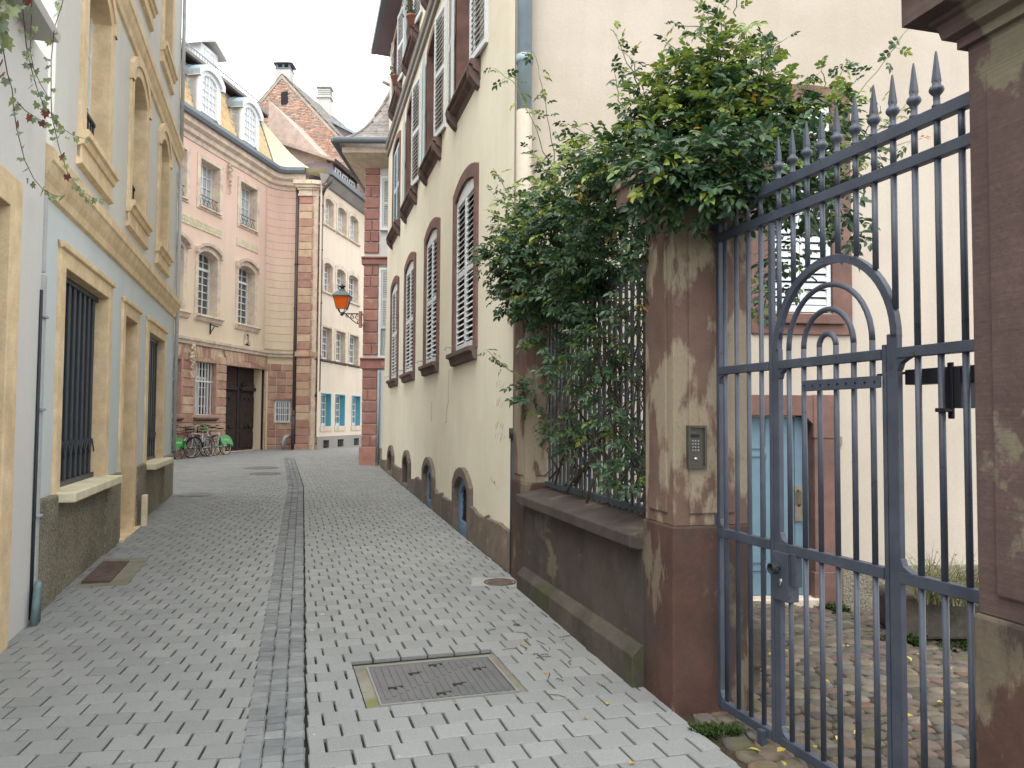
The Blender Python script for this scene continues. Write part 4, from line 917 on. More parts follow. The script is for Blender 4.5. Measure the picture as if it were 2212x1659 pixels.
# flat arches above ground windows and gate
def voussoirs(a,b,z,n,h,rise,k=9):
    c=(a+b)/2
    for i in range(k):
        t0,t1=i/k,(i+1)/k; f=lambda t:a+(b-a)*t; sk=lambda t:(t-.5)*.35
        rz=lambda t: z+rise*(1-(2*t-1)**2)
        mb=MB(); mb.prism(fD,[(f(t0)+.006,rz(t0)),(f(t1)-.006,rz(t1)),(f(t1)-.006+sk(t1),3.78),(f(t0)+.006+sk(t0),3.78)],-.25,n); mb.build('voussoir',M['sandmix'],pm_,bevel=.006)
voussoirs(GW[0][0],GW[0][1],3.36,.012,.4,.12); voussoirs(GW[1][0],GW[1][1],3.36,.012,.4,.12); voussoirs(DOOR[0],DOOR[1],3.30,.014,.5,.22,12)
# belt course and string course along the whole front
def sweep(prof,s0,s1,name,mat,k=40,zoff=0):
    vs=[];m_=len(prof)
    ss=[s0,S0]+[S0+(s1-S0)*i/k for i in range(1,k+1)] if s1>S0 else [s0,s1]
    for s in ss:
        p,h=dpath(s); nx=Vector((math.sin(h),-math.cos(h),0))
        for n,z in prof: q=p+nx*n; vs.append((q.x,q.y,z+zoff))
    fs=[(i*m_+j,i*m_+(j+1)%m_,(i+1)*m_+(j+1)%m_,(i+1)*m_+j) for i in range(len(ss)-1) for j in range(m_)]
    mb=MB(); mb.add(vs,fs); return mb.build(name,mat,pm_)
sweep([(-.1,3.79),(.05,3.80),(.06,3.88),(.10,3.92),(.10,4.0),(-.1,4.04)],-3,SEND,'belt_course',M['buffstone'])
sweep([(-.1,9.82),(.03,9.83),(.05,9.95),(.14,10.0),(.16,10.12),(.28,10.2),(.30,10.36),(-.1,10.4)],-3,SEND,'cornice',M['winstone'])
sweep([(.26,10.36),(.40,10.36),(.44,10.46),(.42,10.58),(.30,10.60),(.26,10.5)],-3,SEND,'gutter',M['gutter_dark'])
# grooved plaster courses on the concave corner
sweep([(-.05,4.05),(-.004,4.05),(-.004,9.82),(-.05,9.82)],S0+.02,SEND,'plaster_backing',M['pink'],14)
for i in range(21):
    z0=4.06+i*.2745
    sweep([(-.02,z0+.006),(.004,z0+.008),(.010,z0+.02),(.010,z0+.258),(.004,z0+.268),(-.02,z0+.270)],S0+.02,SEND,'plaster_course',M['pink'],14)
# facade windows
for fl,ws in ((1,W1),(2,W2)):
    for i,(a,b) in enumerate(ws):
        if fl==1:
            z0,zs,rise=4.76,6.56,.16
            mb=MB(); mb.ring(fD,archo(a-.16,b+.17,z0-.05,zs+.12,rise+.03),archo(a,b,z0-.05,zs,rise),.03,-.3); mb.build('window_surround',M['winstone'],pm_,bevel=.006)
            mb=MB(); o=archo(a-.18,b+.2,zs+.02,zs+.20,rise+.05); ii=archo(a-.10,b+.12,zs+.02,zs+.13,rise+.03); mb.ring(fD,o,ii,.11 if i else .16,.02,nfo=.12 if i else .17); mb.build('hood_mould',M['winstone'],pm_)
            mb=MB(); mb.extr(fD,[(-.3,z0+.0),(.13,z0-.02),(.14,z0-.07),(.09,z0-.10),(.06,z0-.2),(0,z0-.23),(-.3,z0-.1)],a-.18,b+.28); mb.build('window_sill',M['winstone'],pm_)
            casement(pm_,fD,a,b-.0,z0,zs+rise*.9,-.26,3,8,M['whitepaint'],M['glass_m'],transom=6,mull=False)
        else:
            z0,zs=8.05,9.47
            mb=MB(); mb.ring(fD,[(a-.17,z0-.12),(a-.17,zs+.13),(b+.17,zs+.13),(b+.17,z0-.12)],[(a,z0),(a,zs),(b,zs),(b,z0)],.03,-.3,closed=True); mb.build('window_surround',M['winstone'],pm_,bevel=.006)
            mb=MB(); mb.extr(fD,[(-.3,z0),(.08,z0-.01),(.09,z0-.05),(0,z0-.08),(-.3,z0-.05)],a-.04,b+.04); mb.build('window_sill',M['winstone'],pm_)
            casement(pm_,fD,a,b,z0,zs,-.26,4 if i!=9 else 4,4,M['whitepaint'],M['glass_l'])
            mb=MB(); mb.box(fD,a,b,-.06,-.045,z0+.34,z0+.36); mb.box(fD,a,b,-.06,-.045,z0+.05,z0+.065); rr=mb.build('window_guard',M['iron'],pm_)
            for k in range(6):
                c=a+(b-a)*(k+.5)/6; mb=MB(); mb.tube([fD(c+.07*math.sin(t*.8),-.052,z0+.06+.28*t/8) for t in range(9)],.008,5); mb.build('scroll',M['iron'],rr)
for a,b in GW:
    z0,zs,rise=1.64,3.36,.10
    mb=MB(); mb.ring(fD,archo(a-.10,b+.10,z0,zs+.02,rise+.06),archo(a,b,z0,zs,rise),.004,-.33); mb.build('window_reveal',M['sandmix'],pm_)
    mb=MB(); mb.extr(fD,[(-.3,z0),(.10,z0-.01),(.11,z0-.06),(.05,z0-.09),(0,z0-.12),(-.3,z0-.1)],a-.04,b+.04); mb.build('window_sill',M['darksill'],pm_)
    casement(pm_,fD,a,b,z0,zs+rise,-.28,4,6,M['whitepaint'],M['glass'],transom=4)
    mb=MB(); mb.box(fD,a-.03,b+.03,-.16,-.12,2.72,2.76); mb.box(fD,a,b,-.16,-.13,1.70,1.73); gr=mb.build('window_bars',M['whitepaint'],pm_)
    wb=chamfer_box('bar',.03,.03,1.74,.004,M['whitepaint'])
    for k in range(7): inst('bar',wb,gr,fD(a+(b-a)*(k+.5)/7,-.14,z0+.87),(0,0,fD.h))
for (a0,a1,st_,zt) in ((-.75,2.08,None,7.30),(3.01,4.45,None,7.30)):
    mb=MB(); mb.box(fD,a0,a1,-.02,.025,7.30,7.56); fz=mb.build('frieze_panel',M['friezestone'],pm_,bevel=.006)
    if a0<0:
        for k in range(11):
            x=a0+.12+k*.25; mb=MB()
            for p in (((0,0),(0,.17)),((0,.17),(.17,.17)),((.17,.17),(.17,.06)),((.17,.06),(.08,.06)),((.08,.06),(.08,.11))):
                (x0,y0),(x1,y1)=p; mb.box(fD,x+min(x0,x1)-.012,x+max(x0,x1)+.012,.02,.034,7.345+min(y0,y1)-.012,7.345+max(y0,y1)+.012)
            mb.build('key_ornament',M['friezestone'],fz)
def ornament(s,z,h):
    mb=MB()
    for k in range(26):
        t=k/25; w=.16*(1-t*.75)*(1 if k<18 else .6); c=fD(s+random.uniform(-w,w)*.6,.06+random.uniform(0,.05),z-t*h)
        r_=random.uniform(.035,.07)*(1-t*.5); mb.lathe(c,[(r_*.4,-r_),(r_,-r_*.3),(r_*.9,r_*.4),(r_*.3,r_)],7)
    o=mb.build('carved_ornament',M['buffstone'],pm_,True)
ornament(2.42,9.78,.95); ornament(.50,3.74,.95)
mb=MB(); mb.ring(fD,archo(3.62,3.98,4.06,4.40,.12),archo(3.70,3.90,4.10,4.36,.09),.05,-.15); mb.build('niche_frame',M['buffstone'],pm_)
mb=MB(); mb.lathe(fD(3.8,-.02,4.12),[(.06,0),(.07,.08),(.05,.18),(.06,.24),(.025,.28),(.04,.33),(.03,.37)],8); mb.build('niche_figure',M['winstone'],pm_,True)
mb=MB(); backing(mb,fD,3.68,3.92,4.06,4.5,.012); mb.build('niche_back',M['oak'],pm_)
mb=MB(); mb.tube([fD(1.55,.03,4.5),fD(1.55,.28,4.42)],.018,6); mb.tube([fD(1.55,.03,4.25),fD(1.55,.16,4.45)],.014,6); mb.box(fD,1.53,1.57,.0,.035,4.2,4.56); mb.build('bracket',M['iron'],pm_)
# carriage door
mb=MB(); wall(mb,fD,DOOR[0],DOOR[1],.35,3.7,[],-.42); mb.v=[Vector(v) for v in mb.v]; mb.box(fD,5.18,5.32,-.45,-.06,.3,3.5); mb.build('door_recess',M['oak'],pm_)
mb=MB(); mb.box(fD,5.19,5.31,-.44,.0,.35,3.35); mb.build('door_jamb',M['sandmix'],pm_,bevel=.01)
for a,b in ((2.62,3.90),(3.92,5.18)):
    mb=MB(); mb.box(fD,a,b,-.415,-.35,.5,3.45); dl=mb.build('carriage_door_leaf',M['oak'],pm_,bevel=.01)
    mb=MB(); mb.box(fD,a+.18,b-.18,-.355,-.325,.62,1.15); mb.build('door_panel',M['oak'],dl,bevel=.015)
    mb=MB(); mb.prism(fD,archo(a+.16,b-.16,1.28,2.35,.16),-.355,-.325); mb.build('door_panel',M['oak'],dl,bevel=.015)
    mb=MB(); mb.prism(fD,archo(a+.10,b-.10,2.56,2.62,.12)+[],-.36,-.25); mb.prism(fD,archo(a+.2,b-.2,2.74,2.78,.08),-.36,-.29); mb.build('door_cornice',M['oak'],dl)
    for z in (1.36,2.28):
        mb=MB(); mb.tube([fD((a+b)/2+.22*t/6,-.315,z+.05*math.cos(t*.9)) for t in range(-6,7)],.025,6); mb.build('carving',M['oak'],dl,True)
mb=MB(); mb.box(fD,3.86,3.98,-.37,-.32,.5,3.45); mb.build('meeting_stile',M['oak'],pm_,bevel=.01)
mb=MB(); mb.box(fD,2.6,5.2,-.42,-.2,.4,.53); mb.build('threshold',M['winstone'],pm_)
# small barred window on the curve
p6,h6=dpath(5.84); f6=Fr((p6.x-math.cos(h6)*.26,p6.y-math.sin(h6)*.26),(math.cos(h6),math.sin(h6)),-1)
casement(pm_,f6,.0,.52,1.47,2.26,.05,3,3,M['whitepaint'],M['glass'],mull=False)
wb=chamfer_box('bar',.022,.022,.8,.003,M['whitepaint'])
mb=MB(); mb.box(f6,.0,.52,.08,.10,1.98,2.0); gb=mb.build('window_bars',M['whitepaint'],pm_)
for k in range(3): inst('bar',wb,gb,f6(.13+.13*k,.09,1.86),(0,0,f6.h))
mb=MB(); mb.box(f6,-.06,.58,-.05,.12,2.27,2.36); mb.build('window_lintel',M['sandmix'],pm_,bevel=.01)
# pilaster built of alternating quoins
PX=[(-7.63,28.35),(-7.63,28.2),(-7.16,28.2),(-6.87,28.36),(-6.87,28.7)]
def pil_block(z0,z1,o,nm,mat):
    a=[(-7.63-o,28.6),(-7.63-o,28.2-o),(-7.165,28.2-o),(-7.165,28.6)]; b=[(-7.155,28.6),(-7.155,28.2-o),(-6.87+o,28.36-o),(-6.87+o,28.7)]
    for P in (a,b):
        mb=MB(); vs=[(x,y,z0) for x,y in P]+[(x,y,z1) for x,y in P]; k=len(P); mb.add(vs,[(i,(i+1)%k,k+(i+1)%k,k+i) for i in range(k)]+[tuple(range(k-1,-1,-1)),tuple(range(k,2*k))]); mb.build(nm,mat,pm_,bevel=.014)
z=.45; i=0
while z<9.5:
    h_=.275
    if abs(z-3.77)<.2: h_=.30
    pil_block(z+.012,z+h_-.012,.0 if i else .03,'quoin',M['sandmix']); z+=h_; i+=1
pil_block(3.80,3.98,.06,'quoin_band',M['sandmix'])
for q,(z0,z1,o) in enumerate(((z,z+.1,.04),(z+.1,z+.22,.02),(z+.22,z+.30,.07),(z+.30,z+.40,.13),(z+.40,z+.55,.19))): pil_block(z0+.001,z1,o,'pilaster_capital',M['winstone'])
for xp,yp,nm,zt,zb in ((-7.72,28.28,'downpipe',10.0,.5),(-6.83,28.22,'downpipe',9.7,2.6)):
    mb=MB(); mb.tube([(xp,yp,zb),(xp,yp,zt)],.055,10)
    for zc in (zb+1.2,zb+3.1,zb+5.0,zb+6.6): mb.tube([(xp,yp,zc),(xp,yp,zc+.05)],.07,10)
    if zb>1: mb.tube([(xp,yp,2.62),(xp-.06,yp-.02,2.5),(xp-.1,yp-.02,2.4)],.055,10); mb.tube([(xp,yp,9.6),(xp+.12,yp-.05,9.85),(xp+.3,yp-.1,10.0),(xp+.4,yp-.12,10.2)],.06,10)
    else: mb.tube([(xp,yp,.45),(xp,yp,1.9)],.07,10)
    mb.build(nm,M['pipe'],pm_,True)
# roof: mansard, dormers, upper roof
MS=lambda s,t: fD(s,.22-.62*t,10.58+1.85*t)      # t 0..1 up the steep slope
mb=MB(); mb.quad(MS(-3,0),MS(5.1,0),MS(4.95,1),MS(-3,1)); mb.build('mansard_deck',M['rtile'],pm_)
def scale_tile(name,w,l,t,mat):
    pts=[(-w/2,l*.5),(-w/2,-l*.25),(-w*.34,-l*.42),(0,-l*.5),(w*.34,-l*.42),(w/2,-l*.25),(w/2,l*.5)]
    vs=[(x,y,t*(1 if y<0 else .2)) for x,y in pts]+[(x,y,t*(1 if y<0 else .2)-t) for x,y in pts]; k=7
    me=bpy.data.meshes.new(name); me.from_pydata(vs,[],[tuple(range(k-1,-1,-1))]+[(i,(i+1)%k,k+(i+1)%k,k+i) for i in range(k)]); me.materials.append(mat); return me
def rot_from(x,y):
    x=Vector(x).normalized(); z=x.cross(Vector(y)).normalized(); y=z.cross(x); return tuple(Matrix((x,y,z)).transposed().to_euler())
TM=scale_tile('roof_tile',.105,.19,.014,M['otile']); ti=[]
up=(MS(1,1)-MS(1,0)).normalized(); er=rot_from(fD.d,up); nrm=Vector(fD.d).cross(up)
if nrm.dot(fD.nn)<0: nrm=-nrm
DM=[(-2.6,-1.4),(.15,1.38),(2.62,3.82)]
for r_ in range(18):
    for k in range(78):
        s=-2.8+k*.1035+(r_%2)*.052; t=(r_+.5)/18
        if s>5.0-.12*t or any(a-.02-.0*t<s<b+.02 for a,b in DM): continue
        p=MS(s,t)+nrm*.012; ti.append((TM,tuple(p),er,(1,1,1)))
ti.sort(key=lambda it:-it[1][1]+(0 if it[1][1]>22.5 else 100)); pieces(pm_,'roof_tile',ti,300)
for a,b in DM:
    z0,zs,rise=10.62,11.72,.24
    mb=MB(); mb.ring(fD,archo(a,b,z0,zs+.1,rise+.05),archo(a+.22,b-.22,z0+.1,zs,rise*.8),.30,.1)
    q=archo(a,b,z0,zs+.1,rise+.05)
    mb.prism(fD,q,-1.2,.24); dm=mb.build('dormer',M['whitepaint'],pm_)
    mb=MB(); mb.ring(fD,archo(a-.09,b+.09,zs-.02,zs+.16,rise+.10),archo(a+.02,b-.02,zs-.02,zs+.05,rise+.03),.38,.2,nfo=.40); mb.build('dormer_hood',M['whitepaint'],dm)
    mb=MB(); mb.ring(fD,archo(a-.1,b+.1,zs+.0,zs+.19,rise+.11),archo(a-.09,b+.09,zs+.0,zs+.16,rise+.10),.40,-1.0,nfo=-1.0); mb.build('dormer_roof',M['zinc'],dm)
    casement(pm_,fD,a+.22,b-.22,z0+.1,zs+rise*.8,.275,4,5,M['whitepaint'],M['glass_l'],b=.035,bar=.022)
mb=MB(); mb.extr(fD,[(-.35,12.38),(.0,12.36),(.02,12.44),(-.1,12.55),(-4.5,14.0),(-4.5,12.4)],-3,5.05); mb.build('upper_roof',M['gtile'],pm_)
mb=MB(); mb.extr(fD,[(-.5,12.30),(-.02,12.30),(-.02,12.37),(-.5,12.38)],-3,5.04); mb.build('eave_soffit',M['oak'],pm_)
mb=MB(); mb.tube([fD(-2,-.22,12.78),fD(4.9,-.22,12.78)],.02,6); mb.tube([fD(-2,-.22,12.62),fD(4.9,-.22,12.62)],.015,6); sg_=mb.build('snow_guard',M['zinc'],pm_)
bm_=chamfer_box('upright',.02,.02,.25,.003,M['zinc'])
for k in range(46): inst('upright',bm_,sg_,fD(-2+k*.15,-.22,12.68),(0,0,fD.h))
mb=MB(); mb.box(fD,1.7,2.7,-2.6,-.62,12.5,13.52); ud=mb.build('upper_dormer',M['whitepaint'],pm_,bevel=.01)
mb=MB(); mb.extr(Fr(tuple(fD(2.2,0,0))[:2],tuple(fD.nn)[:2],1),[(-.72,13.40),(-.72,13.47),(.0,13.82),(.72,13.47),(.72,13.40),(0,13.74)],-2.8,-.42); mb.build('upper_dormer_roof',M['chimney'],ud)
casement(pm_,fD,1.92,2.48,12.6,13.42,-.6,2,4,M['whitepaint'],M['glass'],d=.03)
# pale curved roof over the concave corner
mb=MB(); n_=16; R1=[];R2=[]
for i in range(n_+1):
    s=S0-.02+(SEND+.75-S0)*i/n_; p,h=dpath(s); nx=Vector((math.sin(h),-math.cos(h),0)); q=p+nx*.28; R1.append(Vector((q.x,q.y,10.60)))
    t=i/n_; R2.append(MS(4.95,1).lerp(Vector((-6.6,29.6,10.75)),t**.9)+Vector((0,0,-.55*math.sin(math.pi*t)*1.0)))
for i in range(n_):
    A=R1[i];B=R1[i+1];C=R2[i+1];D_=R2[i]
    for j in range(5):
        f=lambda a,b,t:a.lerp(b,t)+Vector((0,0,-.22*math.sin(math.pi*t)*(1 if True else 0)))
        mb.quad(f(A,D_,j/5),f(B,C,j/5),f(B,C,(j+1)/5),f(A,D_,(j+1)/5))
mb.build('pale_roof_sheet',M['yroof'],pm_,True)
mb=MB(); mb.tube([MS(5.03,0)+Vector((0,0,.03)),MS(4.95,1)],.05,6); mb.build('hip_flashing',M['gutter_dark'],pm_)
# door number and bell
hn=MB(); hn.box(fD,5.40,5.62,.02,.035,2.02,2.18); hno=hn.build('house_number_plate',M['enamel'],None,loc=fD(5.5,.03,2.0)); 
def text_mesh(txt,size,mat,name):
    cu=bpy.data.curves.new(name,'FONT'); cu.body=txt; cu.size=size; cu.align_x='CENTER'; cu.align_y='CENTER'; cu.extrude=.001
    to=bpy.data.objects.new(name,cu); COL.objects.link(to); bpy.context.view_layer.update()
    me=bpy.data.meshes.new_from_object(to.evaluated_get(bpy.context.evaluated_depsgraph_get())); bpy.data.objects.remove(to); me.materials.clear(); me.materials.append(mat); return me
tag(hno,'small blue enamel house number plate beside the carriage door','sign')
pos5,h5=dpath(5.51)
tm=inst('digits',text_mesh('13',.13,M['whitepaint'],'digits'),hno,fD(5.51,.040,2.10),(R(90),0,fD.h)); 
bb=MB(); bb.box(fD,5.36,5.64,.015,.05,1.55,1.93); bbx=bb.build('bell_box',M['keypad'],None,bevel=.008,loc=fD(5.5,.03,1.6)); tag(bbx,'bronze doorbell box under the blue house number plate','doorbell')
bg_=MB(); bg_.tube([(-8.05,28.25,.50),(-8.05,28.15,.8),(-7.98,28.2,.95),(-7.88,28.35,1.0)],.07,8); tag(bg_.build('drain_elbow',M['pipe_grey'],None,True,loc=(-8.05,28.2,.5)),'grey metal wheel guard stub at the foot of the mansion corner','guard stone')
# ------------------------------------------------------------------ buff wing to the right of the pilaster
bw=thing('buff_house',fD2(2,-3,.5),'buff plastered house with white windows behind the corner pilaster','house')
T3_=[(.22,.98),(1.40,2.24),(2.62,3.50)]; T2_=[(.22,.98),(1.38,2.22),(2.58,3.58)]; T1_=[(.15,1.0),(1.42,2.30),(2.75,3.70)]; T0_=[(.17,1.0),(1.47,2.34),(3.12,3.98)]
hh=[]
ZZ=[(z2(8.40),z2(9.35)),(z2(6.05),z2(7.08)),(z2(3.68),z2(4.80)),(z2(1.36),z2(2.48))]
for ws,(za,zb) in zip((T3_,T2_,T1_,T0_),ZZ): hh+=[(a*1.033,b*1.033,za,zb) for a,b in ws]
mb=MB(); wall(mb,fD2,-.2,8,z2(1.0),z2(9.75),hh,0,0,.25); mb.build('facade',M['buff'],bw)
mb=MB(); wall(mb,fD2,-.2,8,-.1,z2(1.0),[(a*1.033,b*1.033,z2(.60),z2(.87)) for a,b in ((.32,.86),(1.65,2.23),(3.31,3.85))],.03,0,.2); mb.build('plinth',M['greyplinth'],bw)
for a,b in ((.32,.86),(1.65,2.23),(3.31,3.85)):
    mb=MB(); backing(mb,fD2,a*1.033,b*1.033,z2(.6),z2(.87),-.12); mb.build('vent_opening',M['dark'],bw)
    mb=MB()
    for k in range(1,4): x=a*1.033+(b-a)*1.033*k/4; mb.box(fD2,x-.012,x+.012,-.05,-.02,z2(.6),z2(.87))
    for k in (1,2): zc=z2(.6)+.28*k/3; mb.box(fD2,a*1.033,b*1.033,-.048,-.022,zc-.01,zc+.01)
    mb.build('vent_grille',M['iron'],bw)
for li,(ws,(za,zb)) in enumerate(zip((T3_,T2_,T1_,T0_),ZZ)):
    for a,b in ws:
        a*=1.033;b*=1.033
        if li==3:
            mb=MB(); mb.ring(fD2,[(a-.03,za-.0),(a-.03,zb+.03),(b+.03,zb+.03),(b+.03,za)],[(a,za),(a,zb),(b,zb),(b,za)],.02,-.22,closed=True); mb.build('window_frame',M['turq'],bw)
            mb=MB(); mb.box(fD2,a-.1,b+.1,-.1,.03,za-.2,za-.01); mb.build('window_sill',M['buffstone'],bw,bevel=.008)
        else:
            r_=.10 if li<2 else 0; m_=M['buffstone'] if li!=1 else M['winstone']
            mb=MB(); mb.ring(fD2,archo(a-.14,b+.14,za-.12,zb+.06,r_+.02),archo(a,b,za-.02,zb-r_,r_),.02,-.22); mb.build('window_surround',m_,bw)
            mb=MB(); mb.extr(fD2,[(-.22,za),(.07,za-.01),(.07,za-.06),(0,za-.1),(-.2,za-.05)],a-.16,b+.16); mb.build('window_sill',M['darksill'] if li==2 else m_,bw)
        casement(bw,fD2,a,b,za,zb,-.18,4,4,M['whitepaint'],M['glass'] if li else M['glass_l'],b=.07,bar=.03)
mb=MB(); mb.extr(fD2,[(0,z2(9.7)),(.08,z2(9.72)),(.25,z2(9.95)),(.27,z2(10.05)),(-.1,z2(10.1))],-.1,8); mb.build('cornice',M['greyplinth'],bw)
mb=MB(); mb.extr(fD2,[(.22,z2(10.02)),(.38,z2(10.03)),(.40,z2(10.18)),(.24,z2(10.2))],-.1,8); mb.build('gutter',M['gutter_dark'],bw)
mb=MB(); mb.extr(fD2,[(.2,z2(10.1)),(-.3,z2(10.9)),(-2.6,z2(13.2)),(-2.6,z2(10.0))],.95,8); mb.build('roof',M['rtile'],bw)
# shed dormer with a dark bracketed eave
mb=MB(); mb.box(fD2,.85,3.4,-2.2,.02,z2(10.15),z2(10.75)); sd=mb.build('shed_dormer',M['lilac'],bw)
mb=MB(); mb.extr(fD2,[(.18,z2(10.72)),(.18,z2(10.80)),(-2.4,z2(11.75)),(-2.4,z2(11.6))],.62,3.7); mb.build('shed_roof',M['rtile'],sd)
mb=MB(); mb.box(fD2,.62,3.7,.14,.22,z2(10.64),z2(10.80)); mb.build('fascia',M['oak'],sd)
for k in range(3): casement(bw,fD2,1.0+k*.72,1.55+k*.72,z2(10.2),z2(10.62),.06,2,1,M['whitepaint'],M['glass'],b=.06,d=.03)
# ------------------------------------------------------------------ old brick gable behind
bk=thing('brick_gable_house',(-8.5,34,.5),'old patchy brick gable with two chimneys above the roofs','house')
mb=MB(); prf=[(-3.6,10.2),(4.4,10.2),(4.4,11.05),(2.95,12.85),(0,16.02),(-.95,15.05),(-3.6,12.3)]
mb.prism(fBG,prf,-.3,0); mb.build('gable_wall',M['mortar'],bk)
bm_=[chamfer_box('brick',.205,.05,.058,.006,M['brick']) for _ in range(2)]; br=[]
z=10.25; r_=0
while z<15.9:
    sl_=-(16.02-z)*1.0+.1 if z>12.3 else -3.5; sr=(16.02-z)*.93-.1 if z>12.85 else 2.85+(12.85-z)*.75
    s=sl_+(r_%2)*.1
    while s<sr-.1:
        w=random.choice((1,1,.5,.9)); 
        if not(-.04<s+.1<.30 and 14.75<z<15.32): br.append((random.choice(bm_),tuple(fBG(s+.105*w,.0+random.uniform(-.004,.008),z+.03)),(0,0,fBG.h),(w,1,1)))
        s+=.215*w
    z+=.068; r_+=1
random.shuffle(br); br.sort(key=lambda it:it[1][2]<13.2); pieces(bk,'brick',br,300)
mb=MB(); mb.box(fBG,-.02,.28,-.05,.045,14.76,15.3); mb.build('vent_window',M['dark'],bk)
for q in ([(0,16.05),(4.5,11.0)],[(0,16.05),(-3.6,12.3)]):
    pass
mb=MB(); dep=fBG.nn*-1
def V2(s,z,d): p=fBG(s,.0,z); g=Vector((.226,.974,0)); return Vector((p.x,p.y,z))+g*d
mb.add([V2(0,16.08,-.06),V2(2.95,12.9,-.06),V2(4.6,10.95,-.06),V2(4.6,10.95,9),V2(2.95,12.9,9),V2(0,16.08,6.2)],[(0,1,4,5),(1,2,3,4)])
mb.add([V2(0,16.08,-.06),V2(-3.7,12.3,-.06),V2(-3.7,12.3,9),V2(0,16.08,6.2)],[(0,1,2,3)]); mb.build('roof_deck',M['gtile'],bk)
TM2=scale_tile('roof_tile',.19,.30,.02,M['gtile']); ti=[]; x_=Vector((.226,.974,0)); up2=(V2(0,16.08,0)-V2(2.95,12.9,0)).normalized(); er2=rot_from(x_,up2); nn2=x_.cross(up2)
if nn2.z<0: nn2=-nn2
for r_ in range(22):
    for k in range(32):
        t=(r_+.5)/22; p=V2(0,16.08,0).lerp(V2(2.95,12.9,0),t)+x_*(.1+k*.19+(r_%2)*.095)+nn2*.02
        ti.append((TM2,tuple(p),er2,(1,1,1)))
pieces(bk,'roof_tile',ti,300)
mb=MB()
for a,b in (((0,16.05),(2.95,12.88)),((2.95,12.88),(4.5,11.0)),((0,16.05),(-.95,15.07)),((-.95,15.07),(-3.6,12.35))):
    mb.prism(fBG,[a,b,(b[0],b[1]-.16),(a[0],a[1]-.16)],-.1,.05)
mb.build('verge_mortar',M['mortar'],bk)
c1=fBG(-.14,-.45,0); mb=MB(); mb.abox((c1.x,c1.y,15.6),(.62,.55,1.6)); st1=mb.build('chimney_stack',M['chimney'],bk,bevel=.015)
mb=MB(); mb.abox((c1.x,c1.y,16.42),(.66,.6,.05))
for sx in (-1,0,1):
    for sy in (-1,1): mb.abox((c1.x+sx*.26,c1.y+sy*.23,16.53),(.09,.06,.2))
mb.add([(c1.x-.42,c1.y-.38,16.63),(c1.x+.42,c1.y-.38,16.63),(c1.x+.42,c1.y+.38,16.63),(c1.x-.42,c1.y+.38,16.63),(c1.x,c1.y,16.86)],[(0,1,4),(1,2,4),(2,3,4),(3,0,4),(3,2,1,0)]); mb.build('chimney_cowl',M['gutter_dark'],st1)
c2=V2(0,0,4.4)+Vector((.45,0,0)); c2=Vector((-8.75,36.4,0)); mb=MB(); mb.abox((c2.x,c2.y,15.7),(.56,.5,2.2)); st2=mb.build('chimney_stack',M['chimney'],bk,bevel=.015)
for zc in (16.82,16.0+.35): mb=MB(); mb.abox((c2.x,c2.y,zc+.06),(.7,.64,.08)); mb.build('chimney_band',M['chimney'],st2)
for k in range(4): mb=MB(); mb.abox((c2.x,c2.y-.01,16.46+k*.09),(.60,.54,.04)); mb.build('louvre',M['chimney'],st2)
mb=MB(); p=[V2(1.5,14.55,1.2),V2(3.6,13.35,.9),V2(3.6,13.25,3.5),V2(1.5,14.55,3.5)]; mb.add(p+[q-Vector((0,0,.12)) for q in p],BOXF); mb.build('shed_dormer_roof',M['zinc'],bk)
mb=MB(); mb.add([V2(1.9,14.2,1.25),V2(3.4,13.3,1.05),V2(3.4,12.2,1.05),V2(1.9,13.5,1.25)],[(0,1,2,3)]); mb.add([V2(3.4,13.3,1.05),V2(3.4,13.3,3.4),V2(3.4,12.2,3.4),V2(3.4,12.2,1.05)],[(0,1,2,3)]); mb.build('shed_dormer_wall',M['lilac'],bk)
# ------------------------------------------------------------------ corner house with red quoins
co=thing('corner_house',fC(1,-2,.4),'corner house with red sandstone quoins and white shutters past the cream house','house')
mb=MB(); mb.box(fC,.0,6,-6,-.03,.2,8.3); mb.build('wall',M['white_pl'],co)
z=.9
while z<8.2:
    if not(3.0<z+.15<3.25 or 5.68<z+.1<5.95):
        a=random.uniform(.38,.62) if random.random()<.35 else None
        for q0,q1 in (((0,.40),) if a is None else ((0,.4*a),(.4*a,.4))):
            mb=MB(); mb.box(fC,q0+.004,q1-.004,-.45,.012,z+.012,min(z+.288,8.3)); mb.build('quoin',M['redquoin'],co,bevel=.02)
    z+=.3
for z0,z1 in ((2.95,3.23),(5.71,5.9)):
    mb=MB(); mb.extr(fC,[(-.4,z0),(.05,z0),(.05,z1-.05),(.09,z1-.03),(.09,z1),(-.4,z1+.01)],-.05,2.5); mb.build('band_course',M['redquoin'],co)
mb=MB(); mb.box(fC,-.05,.40,-.5,.05,.2,.9); mb.build('quoin_base',M['redquoin'],co,bevel=.02)
mb=MB(); mb.box(fC,.43,3,-.2,.03,.2,.86); mb.build('plinth',M['greyplinth'],co)
for z0,z1,zm in ((6.66,8.0,True),(3.28,5.55,True)):
    mb=MB(); mb.ring(fC,[(.42,z0-.05),(.42,z1+.05),(1.5,z1+.05),(1.5,z0-.05)],[(.48,z0),(.48,z1),(1.44,z1),(1.44,z0)],.06,-.02,closed=True); mb.build('window_frame',M['whitepaint'],co)
    for q0,q1 in ((.485,.955),(.965,1.435)): louvre(co,fC,q0,q1,z0+(0 if z0>4 else .72),z1,.045,M['shutter'],.05,.045,True,40,t=.03)
mb=MB(); backing(mb,fC,.48,1.44,3.28,4.0,-.0); mb.build('pane',M['glass_l'],co)
